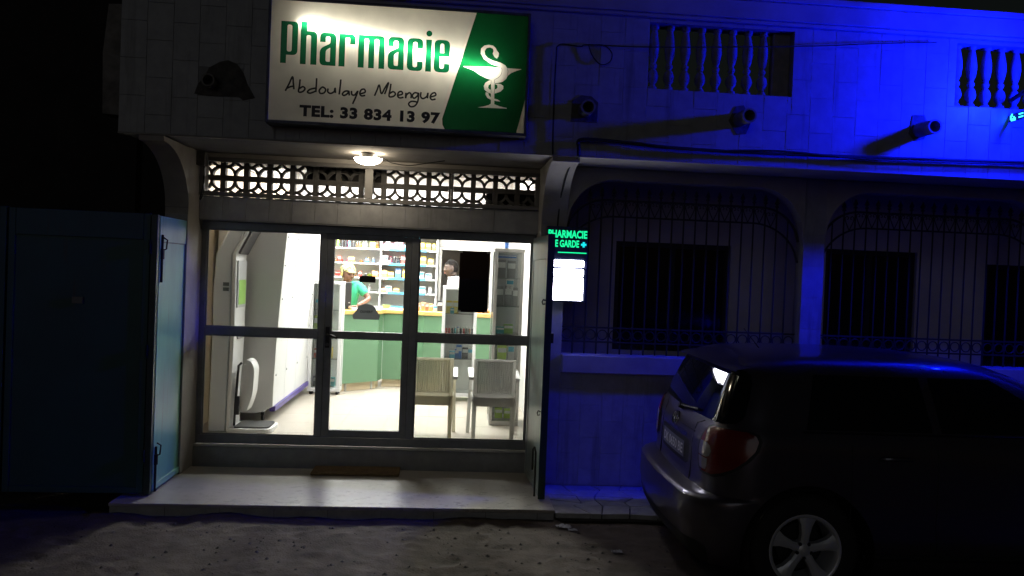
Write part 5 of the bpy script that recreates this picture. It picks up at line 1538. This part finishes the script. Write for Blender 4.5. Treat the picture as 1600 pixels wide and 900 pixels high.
# side windows, pillars between
def tx(z, x):
    """flank parameter at length x"""
    _, xr, xf, hw, rc, bow = sl(z); a = hw-rc; xb = xr+bow*(a/hw)**2; fr = min(.45, (xf-xr)*.25)
    return 2+(x-xb-rc)/(xf-fr-xb-rc)
for sgn in (1, -1):
    for x0, x0t, x1, x1t in ((.72, .80, 1.50, 1.47), (1.56, 1.53, 2.46, 2.02)):
        rr = []
        for i in range(9):
            u = i/8; z = 1.055+.315*u
            a = tx(z, x0+(x0t-x0)*u); b = tx(z, x1+(x1t-x1)*u)
            rr.append((z, sgn*a, sgn*b))
        patch('side_window', 'tint', rr, 12, .004)
    # door and tailgate seams, sill moulding, wheel arch lip, handle
    for x in (.99, 1.52, 2.52):
        MB().tube([on(z, sgn*tx(z, x+(.0 if z > .5 else (.5-z)*.2)), .0) for z in [.27+.76*i/10 for i in range(11)]], .0035, 5).build('door_seam', 'trim', car, local=True)
    MB().tube([on(.295, sgn*tx(.295, x), .002) for x in [1.10+.17*i for i in range(10)]], .022, 6).build('sill_moulding', 'trim', car, local=True, smooth=50)
    for x in (1.16, 2.10):
        MB().tube([on(.90, sgn*tx(.9, x), .004), on(.905, sgn*tx(.9, x+.03), .030), on(.905, sgn*tx(.9, x+.17), .030), on(.90, sgn*tx(.9, x+.20), .004)], .011, 6).build('door_handle', 'paint', car, local=True, smooth=50)
    MB().tube([on(1.042, sgn*tx(1.042, x), .003) for x in [.70+.18*i for i in range(11)]], .007, 5).build('belt_moulding', 'trim', car, local=True, smooth=50)
    # tail lamp wraps round the corner
    tl = patch('tail_lamp', 'redlens', [(z, sgn*a, sgn*b) for z, a, b in ((.745, 1.02, 1.30), (.765, .98, 1.44), (.80, .955, 1.60), (.86, .945, 1.76), (.92, .96, 1.86), (.975, .99, 1.88), (1.005, 1.04, 1.83), (1.022, 1.15, 1.70))], 18, .010)
    tl['label'] = 'red tail lamp wrapping round the rear corner'
    patch('lamp_surround', 'trim', [(z, sgn*a, sgn*b) for z, a, b in ((.730, .99, 1.33), (.755, .935, 1.49), (.80, .905, 1.66), (.86, .895, 1.82), (.92, .91, 1.91), (.98, .95, 1.925), (1.015, 1.0, 1.87), (1.032, 1.12, 1.72))], 18, .005)
    patch('reversing_lamp', 'clearlens', [(z, sgn*a, sgn*b) for z, a, b in ((.838, .97, 1.18), (.85, .958, 1.24), (.878, .955, 1.27), (.91, .965, 1.24), (.925, .98, 1.17))], 8, .0135, tl)
    patch('reflector', 'clearlens', [(z, sgn*a, sgn*b) for z, a, b in ((.76, 1.0, 1.17), (.785, .975, 1.20), (.83, .96, 1.20))], 8, .0125, tl)
    MB().tube([on(.15+.0, 0)]*2, .001, 3) if False else None
    # mirror
    mm = MB()
    pm = outl(1.06, sgn*tx(1.06, 2.42)); 
    def mf(i, j, pm=pm, sgn=sgn):
        a = 2*PI*i/14; b = PI*(j/8-.5)
        return (pm.x+.06*math.sin(b)+.01, pm.y-sgn*(.13+.10*math.cos(a)*math.cos(b)), pm.z+.03+.07*math.sin(a)*math.cos(b))
    mm.grid(mf, 14, 9, True); mm.build('mirror', 'paint', car, local=True, smooth=60)
# tailgate recess, number plate, lettering, emblem
patch('plate_recess', 'trim', [(z, -w_, w_) for z, w_ in ((.715, .54), (.73, .60), (.80, .62), (.865, .60), (.875, .56))], 16, .003)
pl = patch('number_plate', 'plate', [(z, -.475, .475) for z in (.745, .80, .852)], 12, .010)
def rtext(s, y0, y1, z0, z1, m_, d, par, nm_='lettering', bold=.02):
    v, f_ = text_mesh(s, 1, bold)
    xs = [a for a, b in v]; zs = [b for a, b in v]
    out = []
    for a, b in v:
        y = y0+(a-min(xs))/(max(xs)-min(xs))*(y1-y0); z = z0+(b-min(zs))/(max(zs)-min(zs))*(z1-z0)
        _, xr, xf, hw, rc, bow = sl(z)
        out.append((xr+bow*(y/hw)**2-d, y, z))
    MB().add(out, f_).build(nm_, m_, par, local=True, recalc=False)
rtext('DK 0650 BE', .245, -.250, .765, .832, 'plate_ink', .0125, pl)
rtext('URBAN CRUISER', .36, -.30, .888, .914, 'chrome', .007, car, 'model_lettering', .01)
def ell(ry, rz, cz, d=.012, r=.0055, n=28):
    pts = []
    for k_ in range(n):
        a = 2*PI*k_/n; y = ry*math.cos(a); z = .962+cz+rz*math.sin(a)
        _, xr, xf, hw, rc, bow = sl(z); pts.append((xr+bow*(y/hw)**2-d, y, z))
    return pts
em = MB(); em.tube(ell(.066, .044, 0), .0062, 6, True); em.tube(ell(.022, .041, 0), .005, 6, True); em.tube(ell(.048, .017, .022), .005, 6, True)
em.build('emblem', 'chrome', car, local=True, smooth=60)
MB().tube([on(.945, t, .002) for t in [.16+.55*i/8 for i in range(9)]], .006, 5).build('tailgate_crease', 'paint', car, local=True, smooth=50)
sm_ = [on(z, .72, .0015) for z in (.63, .70, .80, .90, 1.0, 1.03)]
for s_ in (1, -1):
    MB().tube([on(z, s_*(.69 if z < 1.0 else .69+(z-1.0)*5), .0005) for z in (.63, .70, .80, .90, .97, 1.0, 1.03)], .0035, 5).build('tailgate_seam', 'trim', car, local=True)
# bumper lower grille and rear valance
patch('bumper_valance', 'trim', [(z, -w_, w_) for z, w_ in ((.20, 1.5), (.26, 1.6), (.32, 1.55), (.345, 1.4))], 26, .004)
# roof spoiler
spb = MB()
def spf(i, j):
    u = -1+2*i/24; y = u*.60
    a = 2*PI*j/10
    xr_ = .205+.14*u*u; xl = .60
    zc = 1.412-.050*u*u
    k_ = math.cos(a)
    x = (xr_+xl)/2-(xl-xr_)/2*k_
    z = zc+.018*(1-(x-xr_)/(xl-xr_))*0+.030*((x-xr_)/(xl-xr_))+.017*math.sin(a)
    return (x, y, z)
spb.grid(lambda i, j: spf(i, j % 10), 25, 11); spb.build('roof_spoiler', 'paint', car, local=True, smooth=60)
MB().box(.40, .46, -.16, .16, 1.372, 1.384).build('high_brake_lamp', 'redlens', car, local=True)
MB().cyl((.72, 0, 1.46), (.60, 0, 1.60), .004, .003, 6).build('aerial', 'trim', car, local=True)
# wheels
ty = [(.205, -.085), (.225, -.098), (.262, -.103), (.302, -.098), (.326, -.080), (.335, -.05), (.335, .05), (.326, .08), (.30, .098), (.262, .103), (.225, .098), (.205, .085)]
tyre_me = MB().lathe(ty, 44, axis='y', caps=False).mesh('tyre', smooth=50); tyre_me.materials.append(M['tyre'])
rimb = MB()
rimb.lathe([(.218, -.088), (.222, -.095), (.212, -.097), (.198, -.088), (.190, -.05), (.186, .08), (.21, .088)], 44, axis='y', caps=False)
rim_me = rimb.mesh('rim', smooth=50); rim_me.materials.append(M['alloy'])
spk = MB()
for a0 in range(5):
    a = 2*PI*a0/5+PI/2
    def P_(r, w_, yy): return (r*math.cos(a)-w_*math.sin(a), yy, r*math.sin(a)+w_*math.cos(a))
    prof_s = [(.035, .026, -.076), (.09, .024, -.083), (.15, .034, -.086), (.198, .056, -.084)]
    v = []
    for r_, w_, yy in prof_s:
        v += [P_(r_, -w_, yy+.004), P_(r_, -w_*.45, yy-.006), P_(r_, w_*.45, yy-.006), P_(r_, w_, yy+.004), P_(r_, w_, yy+.045), P_(r_, -w_, yy+.045)]
    f_ = []
    for q in range(3):
        for k_ in range(6): f_.append((q*6+k_, q*6+(k_+1) % 6, q*6+6+(k_+1) % 6, q*6+6+k_))
    f_ += [(0, 1, 2, 3, 4, 5), tuple(range(23, 17, -1))]
    spk.add(v, f_)
spk_me = spk.mesh('spokes', smooth=30); spk_me.materials.append(M['alloy'])
hub_me = MB().lathe([(.052, -.02), (.055, -.07), (.040, -.080), (.030, -.086), (.002, -.088)], 24, axis='y').mesh('hub', smooth=40); hub_me.materials.append(M['alloy'])
nut_me = MB().cyl((0, -.070, 0), (0, -.084, 0), .011, n=6).mesh('wheel_nut'); nut_me.materials.append(M['trim'])
disc_me = MB().lathe([(.02, -.015), (.14, -.015), (.14, .0), (.02, 0)], 30, axis='y').mesh('brake_disc', smooth=40); disc_me.materials.append(M['trim'])
well_me = MB().lathe([(.375, -.20), (.378, -.13), (.378, .16), (.05, .17)], 40, axis='y', caps=False).mesh('wheel_well', smooth=40); well_me.materials.append(M['trim'])
def lput(name, me, par, loc, rot=(0, 0, 0)):
    o = bpy.data.objects.new(name, me); COL.objects.link(o); o.parent = par; o.location = loc; o.rotation_euler = rot; return o
for wx_ in WX:
    for s_ in (-1, 1):
        rz = 0 if s_ < 0 else PI
        w_ = bpy.data.objects.new('wheel', None); w_.empty_display_size = .05; COL.objects.link(w_); w_.parent = car
        w_.location = (wx_, s_*.750, WR); w_.rotation_euler = (0, 0, rz)
        spin = .06
        lput('tyre', tyre_me, w_, (0, 0, 0)); lput('rim', rim_me, w_, (0, 0, 0)); lput('spokes', spk_me, w_, (0, 0, 0), (0, spin, 0)); lput('hub', hub_me, w_, (0, 0, 0)); lput('brake_disc', disc_me, w_, (0, .02, 0))
        for q in range(5):
            a = 2*PI*q/5+PI/2+PI/5; lput('wheel_nut', nut_me, w_, (.045*math.cos(a), .0, .045*math.sin(a)))
        lput('wheel_well', well_me, car, (wx_, s_*.735, WR+.01), (0, 0, rz))

# ================================================================== litter on the sand
M['litter'] = mat('crumpled_pale_plastic', (.42, .42, .44), .4)
def litter(x, y, s_, label, seed, mt='litter'):
    r2 = random.Random(seed); mb = MB(); n = 9
    hz = [[(r2.uniform(0, .35) if 0 < i < n-1 and 0 < j < n-1 else r2.uniform(0, .1)) for i in range(n)] for j in range(n)]
    def fn(i, j):
        u, v_ = -1+2*i/(n-1), -1+2*j/(n-1)
        k_ = 1-.35*r2.random()
        return (x+u*s_*k_, y+v_*s_*.6*k_, ground_z(x, y)+.0+hz[j][i]*s_*.7)
    mb.grid(fn, n, n); o = mb.build('litter', mt, recalc=False); tag(o, label, 'litter', 'litter on the sand')
litter(.92, 5.76, .065, 'crumpled pale plastic scrap lying at the right porch corner', 3)
litter(.98, 5.70, .04, 'smaller pale scrap just in front of the crumpled plastic', 4)
litter(1.22, 5.24, .045, 'pale scrap on the sand beside the car bumper', 5)
st = MB()
r3 = random.Random(11)
for _ in range(420):
    x, y = r3.uniform(-3.2, 1.8), r3.uniform(4.6, 5.86); s_ = r3.choice([.004, .006, .008, .011, .016]); z = ground_z(x, y)-.012
    vv = [(x+s_*math.cos(a)*r3.uniform(.7, 1.3), y+s_*math.sin(a)*r3.uniform(.7, 1.3), z) for a in (0, 1.26, 2.5, 3.77, 5.03)]+[(x+r3.uniform(-.3, .3)*s_, y+r3.uniform(-.3, .3)*s_, z+s_*r3.uniform(.4, .9))]
    st.add(vv, [(0, 1, 5), (1, 2, 5), (2, 3, 5), (3, 4, 5), (4, 0, 5)])
o = st.build('pebbles', mat('dark_pebbles', (.10, .09, .08), .9, col2=(.045, .04, .035), vs=20), kind='stuff'); tag(o, 'small dark pebbles and crumbs scattered over the sand', 'pebbles')
